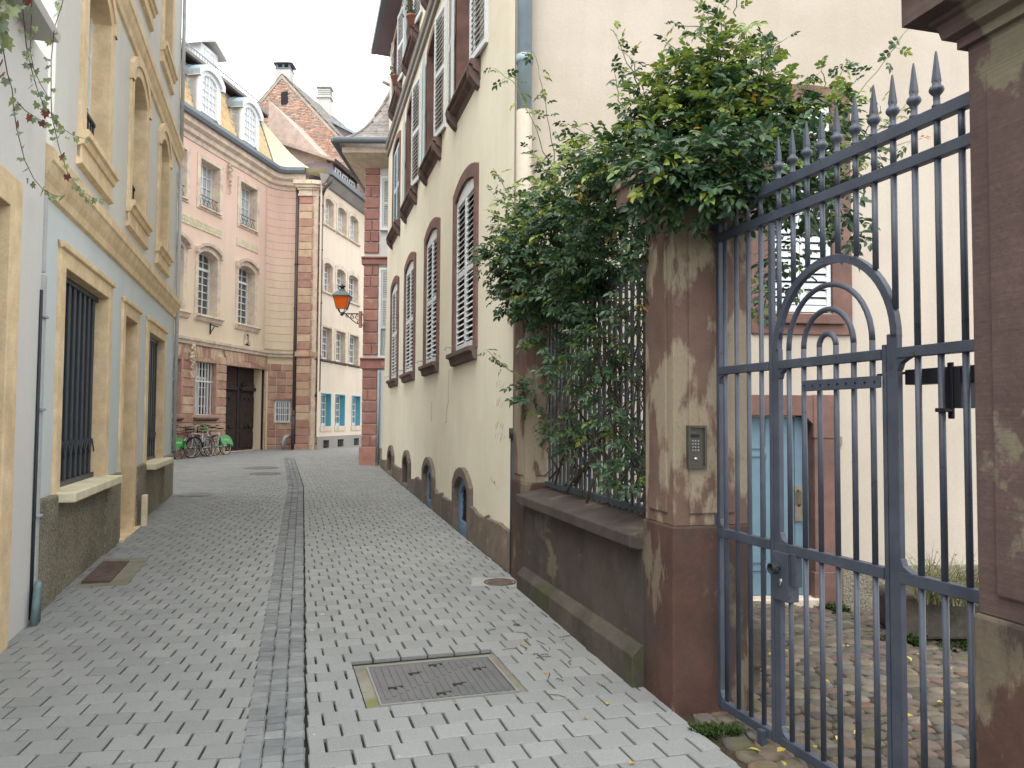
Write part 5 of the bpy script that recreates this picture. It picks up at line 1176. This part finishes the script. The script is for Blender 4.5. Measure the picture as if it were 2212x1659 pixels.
mb=MB(); mb.box(fC,.44,.50,-.02,.05,.86,2.9); mb.box(fC,.50,1.5,-.02,.03,.86,2.9); mb.build('shopfront',M['shutter'],co,bevel=.005)
mb=MB(); mb.tube([fC(.45,.06,.5),fC(.45,.06,2.9)],.035,8); mb.build('downpipe',M['zinc'],co,True)
mb=MB(); mb.add([fC(-.05,.02,8.28),fC(6,.02,8.28),fC(6,.55,8.52),fC(-.5,.55,8.52),fC(-.5,.55,8.66),fC(6,.55,8.66),fC(-.05,-6,8.28),fC(-.5,-6,8.52),fC(-.5,-6,8.66)],[(0,1,2,3),(3,2,5,4),(0,3,7,6),(3,4,8,7)]); mb.build('coved_eave',M['buffstone'],co)
mb=MB()
for q in ([(fC(-.68,.72,8.78)),(fC(6,.72,8.78))],[(fC(-.68,.72,8.78)),(fC(-.68,-6,8.78))]): mb.tube(q,.085,8)
mb.build('gutter',M['gutter_dark'],co,True)
RP=[(.70,8.78),(.50,8.86),(.25,9.05),(.0,9.35),(-.2,9.72),(-.42,10.2),(-.62,10.75)]     # bell-cast roof profile, offset in from eave
mb=MB()
for (o0,z0),(o1,z1) in zip(RP[:-1],RP[1:]):
    mb.quad(fC(-o0,o0,z0),fC(6,o0,z0),fC(6,o1,z1),fC(-o1,o1,z1)); mb.quad(fC(-o0,o0,z0),fC(-o1,o1,z1),fC(-o1,-6,z1),fC(-o0,-6,z0))
mb.build('roof_deck',M['gtile'],co)
TM3=scale_tile('roof_tile',.19,.26,.018,M['gtile']); ti=[]
for i,((o0,z0),(o1,z1)) in enumerate(zip(RP[:-1],RP[1:])):
    L=math.hypot(o1-o0,z1-z0); nr=max(1,round(L/.145)); u3=Vector((0,(o0-o1),(z1-z0))).normalized(); e3=rot_from((1,0,0),u3)
    for r_ in range(nr):
        t=(r_+.4)/nr; o=o0+(o1-o0)*t; zz=z0+(z1-z0)*t
        for k in range(12):
            s=-o+.1+k*.185+(r_%2)*.09; p=fC(s,o,zz)+Vector((0,-.012,.012)); ti.append((TM3,tuple(p),e3,(1,1,1)))
pieces(co,'roof_tile',ti,300)
mb=MB()
for (o0,z0),(o1,z1) in zip(RP[:-1],RP[1:]): mb.tube([fC(-o0,o0,z0),fC(-o1,o1,z1)],.06,7)
mb.tube([fC(.6,-.6,10.75),fC(.35,-.5,10.85)],.05,6); mb.build('hip_tiles',M['gtile'],co,True)
# ------------------------------------------------------------------ lantern
ln=thing('street_lantern',(-3.94,20.7,4.3),'orange glazed street lantern on a scrolled wall bracket','lantern')
lx,ly=-4.44,20.7
def frus(z0,r0,z1,r1,name,mat,k=4,cap=True,bev=0):
    mb=MB(); mb.lathe((lx,ly,0),[(r0*1.414,z0),(r1*1.414,z1)],4,sq=True); return mb.build(name,mat,ln)
frus(4.49,.115,4.80,.19,'amber_glazing',M['amber'])
for sx in (-1,1):
    for sy in (-1,1): mb=MB(); mb.tube([(lx+sx*.118,ly+sy*.118,4.47),(lx+sx*.195,ly+sy*.195,4.81)],.011,6); mb.build('corner_bar',M['lantern'],ln)
mb=MB(); mb.lathe((lx,ly,0),[(.215*1.414,4.80),(.22*1.414,4.825),(.14*1.414,4.92),(.11*1.414,4.945),(.075*1.414,4.95),(.07*1.414,5.0)],4,sq=True); mb.build('hood',M['lantern'],ln)
mb=MB(); mb.lathe((lx,ly,0),[(.05,5.0),(.05,5.05),(.085,5.06),(.085,5.085),(.03,5.1),(.02,5.13)],12); mb.build('chimney_cap',M['iron'],ln,True)
for sx in (-1,1):
    for sy in (-1,1): mb=MB(); mb.tube([(lx+sx*.10,ly+sy*.10,4.49),(lx+sx*.06,ly+sy*.06,4.40),(lx,ly,4.36)],.012,6); mb.build('cradle_arm',M['iron'],ln)
mb=MB(); mb.lathe((lx,ly,0),[(.02,4.30),(.045,4.33),(.04,4.37),(.02,4.40)],10); mb.build('boss',M['iron'],ln,True)
mb=MB(); mb.tube([(lx,ly,4.36),(-3.93,20.7,4.36)],.016,8); mb.build('arm',M['iron'],ln)
def scroll(cx,cz_,r,turns,a0,name='scroll'):
    mb=MB(); mb.tube([(cx+r*(1-.75*t/24)*math.cos(a0+turns*6.283*t/24),20.7,cz_+r*(1-.75*t/24)*math.sin(a0+turns*6.283*t/24)) for t in range(25)],.011,6); mb.build(name,M['iron'],ln,True)
for cx,cz_,r,a in ((-4.02,4.27,.075,1.57),(-4.16,4.28,.06,1.57),(-4.30,4.30,.045,1.57),(-4.0,4.14,.06,-1.0)): scroll(cx,cz_,r,1.25,a)
mb=MB(); mb.tube([(-4.32,20.7,4.33),(-4.2,20.7,4.22),(-4.08,20.7,4.12),(-3.94,20.7,4.08)],.014,6); mb.build('brace',M['iron'],ln,True)
mb=MB(); mb.box(fC,-.05,.02,.2,.32,4.0,4.42); mb.build('wall_plate',M['redquoin'],ln)
mb=MB(); mb.tube([(-3.93,20.7,4.36),(-3.93,20.96,4.36)],.016,6); mb.tube([(-3.93,20.7,4.08),(-3.93,20.96,4.08)],.014,6); mb.build('wall_stay',M['iron'],ln)
BLOBS=[
 (-0.03,7.20,3.10,0.25,0.21,1.0),
 (0.29,6.80,3.18,0.34,0.28,1.0),
 (0.51,6.20,3.23,0.34,0.31,1.0),
 (0.70,5.40,3.16,0.31,0.25,1.0),
 (0.62,5.80,2.82,0.30,0.20,1.0),
 (0.36,6.60,2.75,0.31,0.21,1.0),
 (0.80,5.00,3.28,0.28,0.20,1.0),
 (1.03,4.85,3.41,0.30,0.22,1.0),
 (1.29,4.85,3.53,0.30,0.27,1.0),
 (1.11,4.95,3.76,0.29,0.17,0.8),
 (1.40,4.95,3.82,0.24,0.16,0.8),
 (1.54,4.85,3.53,0.22,0.22,1.0),
 (1.44,4.60,3.18,0.20,0.15,1.0),
 (1.84,4.95,3.42,0.22,0.20,0.6),
 (1.63,4.70,3.05,0.15,0.12,0.8),
 (2.22,5.20,3.36,0.15,0.18,0.5),
 (2.03,5.00,3.05,0.14,0.14,0.5),
 (0.94,4.20,2.77,0.10,0.09,0.6),
 (0.29,6.75,2.38,0.18,0.22,0.5),
 (0.46,6.20,2.07,0.20,0.22,0.6),
 (0.63,5.60,2.19,0.19,0.26,0.6),
 (0.69,5.30,1.67,0.15,0.31,0.5),
 (0.45,6.20,1.56,0.23,0.14,0.6),
 (0.75,4.90,2.38,0.10,0.28,0.5),
 (0.71,5.10,1.34,0.10,0.15,0.6),
 (0.18,7.20,1.88,0.15,0.13,0.5),
 (-0.01,7.40,3.53,0.17,0.19,0.4),
 (0.21,7.00,3.60,0.18,0.20,0.5),
 (0.60,5.60,3.54,0.19,0.15,0.5),
 (0.44,6.20,3.63,0.18,0.18,0.4),
 (1.42,5.00,4.07,0.12,0.17,0.2),
 (0.01,7.30,2.78,0.17,0.17,0.5),
 (0.86,5.00,3.64,0.17,0.14,0.5),
 (0.78,4.15,2.96,0.17,0.11,1.0),
 (0.94,4.10,2.99,0.17,0.12,1.0),
 (1.11,4.10,3.04,0.17,0.14,1.0),
 (1.21,4.20,2.90,0.15,0.12,1.0),
 (1.41,4.35,2.87,0.14,0.13,0.9),
 (1.04,4.05,2.85,0.11,0.09,0.7),
 (1.56,4.50,3.15,0.18,0.18,0.9),
 (1.90,4.80,3.48,0.17,0.17,0.6),
 (1.70,4.60,2.94,0.13,0.16,0.7),
 (0.79,4.30,2.85,0.11,0.12,0.7),
 (1.87,5.50,2.77,0.11,0.22,0.4),
 (2.02,6.50,2.63,0.11,0.19,0.4),
 (2.17,5.20,2.89,0.12,0.12,0.4),
 (0.76,4.75,2.72,0.11,0.17,0.7),
 (0.53,6.00,2.58,0.24,0.21,0.8),
 (0.18,7.10,2.75,0.21,0.25,0.7),
 (1.27,5.00,3.97,0.17,0.14,0.5),
]
SHOOTS=[
 [(0.36,6.30,3.22),(0.32,6.30,3.78),(0.24,6.30,4.27),(0.15,6.30,4.61)],
 [(0.39,6.20,3.23),(0.31,6.20,3.60),(0.15,6.20,4.00),(0.00,6.30,4.34),(-0.16,6.40,4.51)],
 [(1.70,5.00,2.90),(1.91,5.00,3.35),(2.29,5.10,3.84),(2.66,5.20,4.30)],
 [(1.27,4.90,3.90),(1.30,4.90,4.08),(1.27,4.90,4.25)],
 [(0.09,7.30,3.38),(0.01,7.30,3.64),(-0.19,7.30,3.97)],
 [(0.83,5.20,3.41),(0.60,5.60,3.64),(0.41,5.80,3.82)],
 [(1.42,4.90,3.84),(1.62,5.00,4.01),(1.71,5.00,4.07)],
 [(0.22,7.10,3.25),(0.05,7.20,3.35),(-0.12,7.30,3.51)],
 [(1.97,5.00,3.08),(2.36,5.20,3.42),(2.80,5.40,3.59)],
 [(0.18,7.00,1.95),(-0.07,7.10,2.12),(-0.24,7.20,2.28)],
 [(2.17,7.00,2.25),(2.10,6.50,2.82),(1.77,5.20,2.95)],
 [(0.53,6.00,3.36),(0.50,6.00,3.68),(0.46,6.00,3.89)],
 [(0.87,5.10,3.59),(0.71,5.20,3.72),(0.67,5.20,3.94)],
 [(1.13,4.90,3.90),(0.95,4.90,4.01)],
 [(1.92,5.00,3.56),(1.98,5.00,3.80),(1.96,5.00,3.89)],
]
IVY=[
 [(-2.95,4.49,3.92),(-2.96,4.52,3.82),(-2.99,4.63,3.67),(-3.01,4.71,3.61),(-3.03,4.77,3.49),(-3.05,4.83,3.41),(-3.10,5.00,3.27),(-3.15,5.18,3.21),(-3.20,5.37,3.19),(-3.29,5.66,3.23),(-3.36,5.91,3.29)],
 [(-3.05,4.85,4.28),(-3.06,4.87,4.16),(-3.07,4.93,3.98),(-3.10,5.01,3.93),(-3.13,5.11,3.86),(-3.16,5.21,3.81),(-3.19,5.33,3.76),(-3.29,5.67,3.78),(-3.36,5.89,3.79),(-3.42,6.12,3.83),(-3.62,6.79,4.02)],
 [(-3.32,5.77,4.78),(-3.30,5.70,4.65),(-3.25,5.53,4.39),(-3.23,5.47,4.13),(-3.24,5.50,3.88),(-3.26,5.55,3.76),(-3.27,5.61,3.69),(-3.32,5.76,3.60),(-3.39,6.00,3.50),(-3.46,6.25,3.48),(-3.54,6.51,3.49),(-3.64,6.85,3.54),(-3.76,7.27,3.64)],
 [(-3.10,5.02,4.34),(-3.10,5.02,4.23),(-3.10,5.02,4.10),(-3.11,5.04,3.98),(-3.13,5.11,3.91),(-3.17,5.26,3.87),(-3.23,5.45,3.86)],
 [(-3.04,4.81,3.57),(-3.09,4.97,3.58),(-3.14,5.17,3.61),(-3.21,5.41,3.66)],
]
# ------------------------------------------------------------------ climbing rose
cr=thing('climbing_rose',(.6,5.6,.2),'dense climbing rose with small leaves spilling over railing, keypad pillar and gate','shrub')
def leaflet(vs,fs,o,d,up,l,w):
    d=d.normalized(); s=d.cross(up).normalized(); u=s.cross(d).normalized(); b=len(vs)
    vs+=[o,o+d*l*.35+s*w*.5+u*w*.12,o+d*l*.35-s*w*.5+u*w*.12,o+d*l*.72+s*w*.36+u*w*.08,o+d*l*.72-s*w*.36+u*w*.08,o+d*l-u*l*.12,o+d*l*.4-u*w*.05,o+d*l*.72-u*w*.1]
    fs+=[(b,b+6,b+1),(b,b+2,b+6),(b+1,b+6,b+7,b+3),(b+2,b+4,b+7,b+6),(b+3,b+7,b+5),(b+4,b+5,b+7)]
def compound(mat,seed,n=5,L=.12,lf=.055,name='leaf'):
    rr=random.Random(seed); vs=[];fs=[]; X=Vector((1,0,0)); U=Vector((0,0,1))
    def c(t): return Vector((L*t,0,-.03*t*t+.02*t))
    for t,sg in ((.35,1),(.38,-1),(.66,1),(.70,-1))[:n-1]:
        d=Vector((.55+.25*rr.random(),sg*(.8+.2*rr.random()),-.15+rr.uniform(-.2,.15))); up=Vector((rr.gauss(0,.2),rr.gauss(0,.25),1)); leaflet(vs,fs,c(t),d,up,lf*rr.uniform(.8,1.1),lf*.58)
    leaflet(vs,fs,c(.8),Vector((1,rr.uniform(-.15,.15),-.25)),Vector((rr.gauss(0,.2),rr.gauss(0,.2),1)),lf*1.15,lf*.62)
    b=len(vs); vs+=[Vector((0,.0015,0)),Vector((0,-.0015,0)),c(.9)]; fs+=[(b,b+1,b+2)]
    me=bpy.data.meshes.new(name); me.from_pydata([tuple(v) for v in vs],[],fs); me.materials.append(mat); return me
LD=[compound(M['leaf'],i) for i in range(5)]; LY=[compound(M['leaf_y'],20+i) for i in range(4)]; LA=[compound(M['leaf_a'],40+i,3) for i in range(2)]
lv=[]
def put(p,out,yp,sc=1):
    r_=random.random()
    me=random.choice(LA) if r_<.007 else (random.choice(LY) if r_<yp else random.choice(LD))
    d=(out*1.0+Vector((random.gauss(0,.7),random.gauss(0,.7),random.gauss(-.25,.5)))).normalized()
    up=(Vector((random.gauss(0,.45),random.gauss(-.25,.45),1))+out*.5).normalized()
    y=up.cross(d).normalized()
    lv.append((me,tuple(p),rot_from(d,y),(sc*random.uniform(.8,1.15),)*3))
for x,y,z,rx,rz,dn in BLOBS:
    n=int(dn*1150*(rx*rx*rz)**(2/3)*(3.1 if z>2.5 else 1.9)+8)
    ry=max(.14,rx*.75)
    for i in range(n):
        v=Vector((random.gauss(0,1),random.gauss(0,1),random.gauss(0,1))).normalized(); k=random.random()**.42*1.08
        p=Vector((x,y,z))+Vector((v.x*rx,v.y*ry,v.z*rz))*k
        hgt=(p.z-3.05)/1.1
        put(p,Vector((v.x*.8-.25,v.y*.6-.5,v.z*.4)),.06+max(0,min(.85,hgt*.85)) )
def wisp(p,d,L):
    Q=[p+d*L*t/7+Vector((random.gauss(0,.01),random.gauss(0,.01),-.10*L*(t/7)**2+random.gauss(0,.008))) for t in range(8)]
    mb=MB(); mb.tube(Q,.0045,5,r1=.0015); mb.build('shoot',M['shoot'],cr,True)
    for i,q in enumerate(Q[2:]):
        o=Vector((random.gauss(0,1),random.gauss(0,.6),random.gauss(0,.6))).normalized(); put(q,(o+d*.6).normalized(),.45,.8-.04*i)
for k in range(46):
    b_=BLOBS[random.choice([0,1,2,3,6,7,8,9,10,11,13,15,26,27,28,29,30,32,40,44,49])%len(BLOBS)]
    v=Vector((random.gauss(0,1),random.gauss(-.3,.5),abs(random.gauss(0,.9))+.1)).normalized()
    wisp(Vector(b_[:3])+Vector((v.x*b_[3],v.y*b_[3]*.7,v.z*b_[4]))*.9,v,random.uniform(.18,.42))
ST=MB()
for sh_ in SHOOTS:
    P=[Vector(p) for p in sh_]; Q=[]
    for i in range(len(P)-1):
        for t in range(5): Q.append(P[i].lerp(P[i+1],t/5)+Vector((random.gauss(0,.006),random.gauss(0,.006),0)))
    Q.append(P[-1]); mb=MB(); mb.tube(Q,.006,6,r1=.002); mb.build('shoot',M['shoot'],cr,True)
    for i,q in enumerate(Q):
        if i<len(Q)*.12: continue
        for k in range(random.choice((1,1,2))):
            o=Vector((random.gauss(0,1),random.gauss(0,.6),random.gauss(0,.5))).normalized(); put(q+o*.01,o,.35,.82)
SHv=[]
for i in range(70):                               # woody stems tangled through the railing
    s0=random.uniform(.5,2.95); n0=-.21+random.choice((-.05,.05))+random.uniform(-.05,.05); P=[fW(s0,n0,random.uniform(1.02,1.3))]
    s=s0
    for k in range(9):
        s=min(2.95,max(.42,s+random.gauss(.0,.13))); P.append(fW(s,-.21+random.gauss(0,.07),P[-1].z+random.uniform(.10,.24)))
    mb=MB(); mb.tube(P,random.uniform(.004,.011),5,r1=.003); mb.build('stem',M['twig'],cr,True)
for b0,b1 in ((0,5),(3,8),(5,10),(7,12),(8,13),(9,16),(11,15),(4,19),(20,21),(22,23),(12,31)):
    p=Vector(BLOBS[b0][:3]); q=Vector(BLOBS[min(b1,len(BLOBS)-1)][:3])
    for k in range(3):
        P=[p.lerp(q,t/6)+Vector((random.gauss(0,.06),random.gauss(0,.08),random.gauss(0,.06))) for t in range(7)]; mb=MB(); mb.tube(P,.007,5,r1=.003); mb.build('stem',M['twig'],cr,True)
lv.sort(key=lambda it:it[1][1]-.2*it[1][2]); print('rose leaves',len(lv)); pieces(cr,'leaf',lv,300,'leaf_mass')
# ------------------------------------------------------------------ ivy hanging from the white house's eave
iv=thing('hanging_ivy',(-3.0,4.6,3.4),'thin ivy strands hanging across the white house wall','ivy')
def ivyleaf(mat,sd):
    rr=random.Random(sd); out=[(0,0),(.30,-.18),(.52,.05),(.36,.30),(.50,.62),(.20,.58),(0,1.0),(-.2,.58),(-.50,.60),(-.36,.3),(-.52,.05),(-.3,-.18)]
    vs=[(x*rr.uniform(.9,1.1),y,.10*abs(x)+rr.uniform(-.04,.04)) for x,y in out]+[(0,.4,-.02)]; k=len(out)
    me=bpy.data.meshes.new('leaf'); me.from_pydata(vs,[],[(i,(i+1)%k,k) for i in range(k)]); me.materials.append(mat); return me
IL=[ivyleaf(M['ivy'],i) for i in range(4)]; IR=[ivyleaf(M['ivy_red'],i) for i in range(2)]
for si,sh_ in enumerate(IVY):
    P=[Vector(p) for p in sh_]; mb=MB(); mb.tube(P,.0035,5,r1=.002); mb.build('stem',M['twig'],iv,True)
    L=sum((a-b).length for a,b in zip(P[:-1],P[1:])); n=int(L/(.085 if si!=0 else .085))
    for k in range(n):
        t=(k+random.random()*.6)/n*(len(P)-1); i=min(int(t),len(P)-2); q=P[i].lerp(P[i+1],t-i)
        sd=random.choice((-1,1)); q=q+Vector((sd*.02,random.uniform(-.03,.01),random.uniform(-.03,.02)))
        me=random.choice(IR) if random.random()<.12 else random.choice(IL); s_=random.uniform(.032,.058)*(1.25 if si==0 else 1)
        inst('leaf',me,iv,q,(R(-100+random.uniform(-40,40)),random.uniform(-.7,.7),random.uniform(-.8,.8)+fB.h*0),(s_,)*3)
for k in range(46):                                # thick tuft at the picture's corner
    q=Vector((-2.92+random.gauss(0,.035),4.42+random.gauss(0,.06),random.uniform(3.80,4.16))); me=random.choice(IR) if random.random()<.1 else random.choice(IL); s_=random.uniform(.05,.08)
    inst('leaf',me,iv,q,(R(-100+random.uniform(-40,40)),random.uniform(-.6,.6),random.uniform(-.8,.8)),(s_,)*3)
# ------------------------------------------------------------------ bicycles
def bike(kind):
    "bicycle along +x, rear hub at the origin's left; root at ground under the rear hub"
    t=thing('bicycle',(0,0,0),'x y z w','bicycle'); r_=.33
    fm={'share':M['silver'],'black':M['blackp'],'silver':M['silver']}[kind]
    def P(n,fn,mat,par=t,sm=True,bev=0): mb=MB(); fn(mb); return mb.build(n,mat,par,sm,bev)
    for cx in (0,1.08):
        tor=[(cx+r_*math.cos(a*math.pi/14),0,r_+r_*math.sin(a*math.pi/14)) for a in range(29)]
        w=P('wheel',lambda m:m.tube([(cx,-.05,r_),(cx,.05,r_)],.025,8),M['chrome'])
        P('tyre',lambda m:m.tube(tor,.019,7,cap=False),M['tyre'],w); P('rim',lambda m:m.tube([(cx+(x-cx)*.93,y,r_+(z-r_)*.93) for x,y,z in tor],.011,5,cap=False),M['chrome'],w)
        for k in range(14):
            a=k*math.pi/7; P('spoke',lambda m:m.tube([(cx,(.02 if k%2 else -.02),r_),(cx+r_*.92*math.cos(a),0,r_+r_*.92*math.sin(a))],.002,3,cap=False),M['chrome'],w)
    bb=(.44,0,.30); hd=(.94,0,.86); sd=(.30,0,.82)
    if kind=='share': P('frame',lambda m:(m.tube([bb,(.62,0,.46),(.9,0,.72)],.03,8),m.tube([bb,sd],.022,8),m.tube([(0,.05,r_),bb],.013,6),m.tube([(0,-.05,r_),bb],.013,6),m.tube([(0,.05,r_),(.33,0,.72)],.011,6),m.tube([(.91,0,.66),hd],.024,8)),fm)
    else: P('frame',lambda m:(m.tube([bb,(.9,0,.74)],.018,8),m.tube([bb,sd],.016,8),m.tube([(.33,0,.76),(.9,0,.82)],.016,8),m.tube([(0,.05,r_),bb],.01,6),m.tube([(0,-.05,r_),bb],.01,6),m.tube([(0,.05,r_),(.32,0,.76)],.008,6),m.tube([(.91,0,.70),hd],.02,8)),fm)
    P('fork',lambda m:(m.tube([(.93,.045,.74),(1.0,.05,.5),(1.08,.055,r_)],.012,6),m.tube([(.93,-.045,.74),(1.0,-.05,.5),(1.08,-.055,r_)],.012,6),m.tube([(.93,-.05,.74),(.93,.05,.74)],.015,6)),fm)
    P('handlebar',lambda m:(m.tube([(.94,0,.86),(.92,0,1.02)],.014,8),m.tube([(.76,-.30,1.03),(.88,-.24,1.06),(.95,-.08,1.02),(.95,.08,1.02),(.88,.24,1.06),(.76,.30,1.03)],.013,8)),M['chrome'] if kind!='black' else fm)
    for sy in (-1,1): P('grip',lambda m:m.tube([(.70,sy*.31,1.025),(.82,sy*.29,1.04)],.018,7),M['blackp'])
    P('seat_post',lambda m:m.tube([sd,(.27,0,.93)],.014,7),M['chrome'])
    def seat(m):
        ou=[(.12,-.10),(.10,0),(.12,.10),(.22,.085),(.34,.03),(.42,.018),(.42,-.018),(.34,-.03),(.22,-.085)]; k=len(ou)
        m.add([(x,y,.97) for x,y in ou]+[(x*.97+.008,y*.85,.93) for x,y in ou],[tuple(range(k)),tuple(range(2*k-1,k-1,-1))]+[(i,(i+1)%k,k+(i+1)%k,k+i) for i in range(k)])
    P('saddle',seat,M['blackp'],sm=False,bev=.012)
    P('crank',lambda m:(m.tube([(.44,-.06,.30),(.44,.06,.30)],.018,8),m.tube([(.44,.07,.30),(.57,.07,.22)],.009,6),m.tube([(.44,-.07,.30),(.31,-.07,.38)],.009,6),m.abox((.58,.11,.215),(.09,.07,.02)),m.abox((.30,-.11,.385),(.09,.07,.02))),M['chrome'],sm=False)
    P('chainring',lambda m:m.tube([(.44+.085*math.cos(a*.5236),-.045,.30+.085*math.sin(a*.5236)) for a in range(13)],.008,5,cap=False),M['iron'])
    P('chain',lambda m:(m.tube([(0,-.045,r_+.035),(.44,-.045,.385)],.005,4),m.tube([(0,-.045,r_-.035),(.44,-.045,.215)],.005,4)),M['iron'])
    arc=lambda cx,a0,a1,rr,y: [(cx+rr*math.cos(R(a0+(a1-a0)*i/12)),y,r_+rr*math.sin(R(a0+(a1-a0)*i/12))) for i in range(13)]
    def guard(m,cx,a0,a1):
        A=arc(cx,a0,a1,r_+.035,-.028);B=arc(cx,a0,a1,r_+.042,0);C=arc(cx,a0,a1,r_+.035,.028)
        m.add(A+B+C,[(i,i+1,13+i+1,13+i) for i in range(12)]+[(13+i,13+i+1,26+i+1,26+i) for i in range(12)])
    P('front_mudguard',lambda m:guard(m,1.08,40,170),fm)
    if kind=='share':
        for sy in (-1,1):
            ou=[(.30,.50)]+[(0+(r_+.05)*math.cos(R(a)),r_+(r_+.05)*math.sin(R(a))) for a in range(40,185,12)]+[(-.40,.30),(-.24,.36),(-.10,.40),(.02,.36),(.10,.26),(.16,.22)]
            k=len(ou); o=P('skirt_guard',lambda m:m.add([(x,sy*.048,z) for x,z in ou]+[(x,sy*.040,z) for x,z in ou],[tuple(range(k)),tuple(range(2*k-1,k-1,-1))]+[(i,(i+1)%k,k+(i+1)%k,k+i) for i in range(k)]),M['green'],sm=False)
            inst('lettering',TXT,o,(-.02,sy*.0505,.545),(R(90),0,0 if sy<0 else math.pi))
        P('rear_mudguard',lambda m:guard(m,0,30,190),M['green'])
        P('guard_stay',lambda m:(m.tube([(.30,.055,.66),(.08,.055,.20)],.014,6),m.tube([(.30,-.055,.66),(.08,-.055,.20)],.014,6)),M['silver'])
        P('reflector',lambda m:m.abox((-.12,0,.2),(.07,.012,.04)),M['orange_r'],sm=False)
    else: P('rear_mudguard',lambda m:guard(m,0,30,185),fm)
    P('kickstand',lambda m:m.tube([(.36,.05,.28),(.30,.18,.01)],.009,6),M['iron'])
    if kind!='black' : P('basket',lambda m:[m.tube([(1.0,-.16,z_),(1.28,-.16,z_),(1.28,.16,z_),(1.0,.16,z_),(1.0,-.16,z_)],.008,5) for z_ in (.84,.93,1.03)]+[m.tube([(1.02 if q<4 else 1.28,-.15+.1*(q%4),.83),(1.0 if q<4 else 1.29,-.16+.107*(q%4),1.04)],.006,4) for q in range(8)],M['green'] if kind=='share' else M['iron'])
    return t
TXT=text_mesh('vélhop',.115,M['whitepaint'],'lettering')
def copy_tree(o,parent=None):
    c=o.copy(); COL.objects.link(c); c.parent=parent
    for ch_ in list(o.children): copy_tree(ch_,c)
    return c
protos={k:bike(k) for k in ('share','black','silver')}; used=set()
BK=[('share',-8.85,24.80,-.30,-.95,.86,5,'silver share bicycle with green lettered rear guard nearest the carriage door'),
 ('black',-9.06,24.45,-.33,-.94,.90,-4,'black bicycle parked just left of the share bike by the door'),
 ('silver',-9.02,23.95,-.22,-.97,.86,7,'silver bicycle in the middle of the row with a dark basket'),
 ('black',-9.25,23.25,-.42,-.90,.88,-6,'black bicycle leaning in front of the barred mansion window'),
 ('share',-9.42,22.62,-.3,-.95,.86,5,'silver share bicycle with green rear guard at the corner of the blue house'),
 ('black',-9.62,23.4,-.15,-.98,.9,3,'black bicycle closest to the mansion wall')]
for kind,x,y,dx,dy,sc,ln_,lb in BK:
    o=protos[kind] if kind not in used else copy_tree(protos[kind]); used.add(kind)
    o.location=(x,y,gz(x,y)); o.rotation_euler=(R(ln_),0,math.atan2(dy,dx)); o.scale=(sc,)*3
    tag(o,lb,'bicycle','bicycles along the mansion wall')
# ------------------------------------------------------------------ flower pots on the cream house's top sills
for i,(s,lb) in enumerate(((7.2,'terracotta pot with a trailing plant on the nearer top window sill'),(9.95,'terracotta pot with a trailing plant on the farther top window sill'))):
    c=fE(s,.12,9.06); t=thing('flower_pot',c,lb,'flower pot','pots on the top sills')
    mb=MB(); mb.lathe(c,[(.07,0),(.10,.17),(.115,.17),(.115,.21),(.095,.21),(.09,.18)],14); mb.build('pot',M['terra'],t,True)
    mb=MB()
    for k in range(90):
        q=c+Vector((random.gauss(0,.09),random.gauss(0,.09),.2+abs(random.gauss(0,.12)))); vs=[];fs=[]; leaflet(vs,fs,q,Vector((random.gauss(0,1),random.gauss(0,1),random.gauss(0,.5))),Vector((random.gauss(0,.4),random.gauss(0,.4),1)),.05,.035); mb.add(vs,fs)
    mb.build('foliage',M['leaf'],t)
# ------------------------------------------------------------------ fallen leaves and droppings of twigs
def fl_mesh(i):
    vs=[];fs=[]; leaflet(vs,fs,Vector((0,0,.006)),Vector((1,0,.03)),Vector((0,.1*(i-1),1)),.055,.032); me=bpy.data.meshes.new('fallen_leaf'); me.from_pydata([tuple(v) for v in vs],[],fs); me.materials.append(M['fallen']); return me
FL=[fl_mesh(i) for i in range(3)]
def drop(x,y,z,lb,grp,sc=1):
    o=inst('fallen_leaf',random.choice(FL),None,(x,y,z),(random.gauss(0,.15),random.gauss(0,.15),random.uniform(0,6.28)),(sc*random.uniform(.6,1.25),)*3); tag(o,lb,'leaf',grp)
for k in range(70):
    q=fW(random.uniform(1.5,5.4),-random.uniform(.1,3.4)**1.0,0)
    if q.y>8.0: continue
    drop(q.x,q.y,cz(q.x,q.y)+.03,'small yellow fallen leaf lying on the courtyard cobbles','leaves on the courtyard cobbles')
for k in range(10):
    q=fW(random.uniform(.6,3.9),random.uniform(.1,.55),0); drop(q.x,q.y,gz(q.x,q.y)+.004,'small yellow fallen leaf lying on the pavers by the garden wall','leaves on the pavers',.8)
for k in range(16):
    q=fW(random.uniform(1.6,3.0),random.uniform(.12,.7),0); d=Vector((random.gauss(0,1),random.gauss(0,1),0)).normalized()*random.uniform(.04,.11); z_=gz(q.x,q.y)+.006
    mb=MB(); mb.tube([(q.x,q.y,z_),(q.x+d.x*.5+random.gauss(0,.01),q.y+d.y*.5,z_+.004),(q.x+d.x,q.y+d.y,z_)],.0022,4); tag(mb.build('fallen_twig',M['twig'],None,loc=(q.x,q.y,z_)),'thin dry twig lying on the pavers under the rose','twig','twigs under the rose')
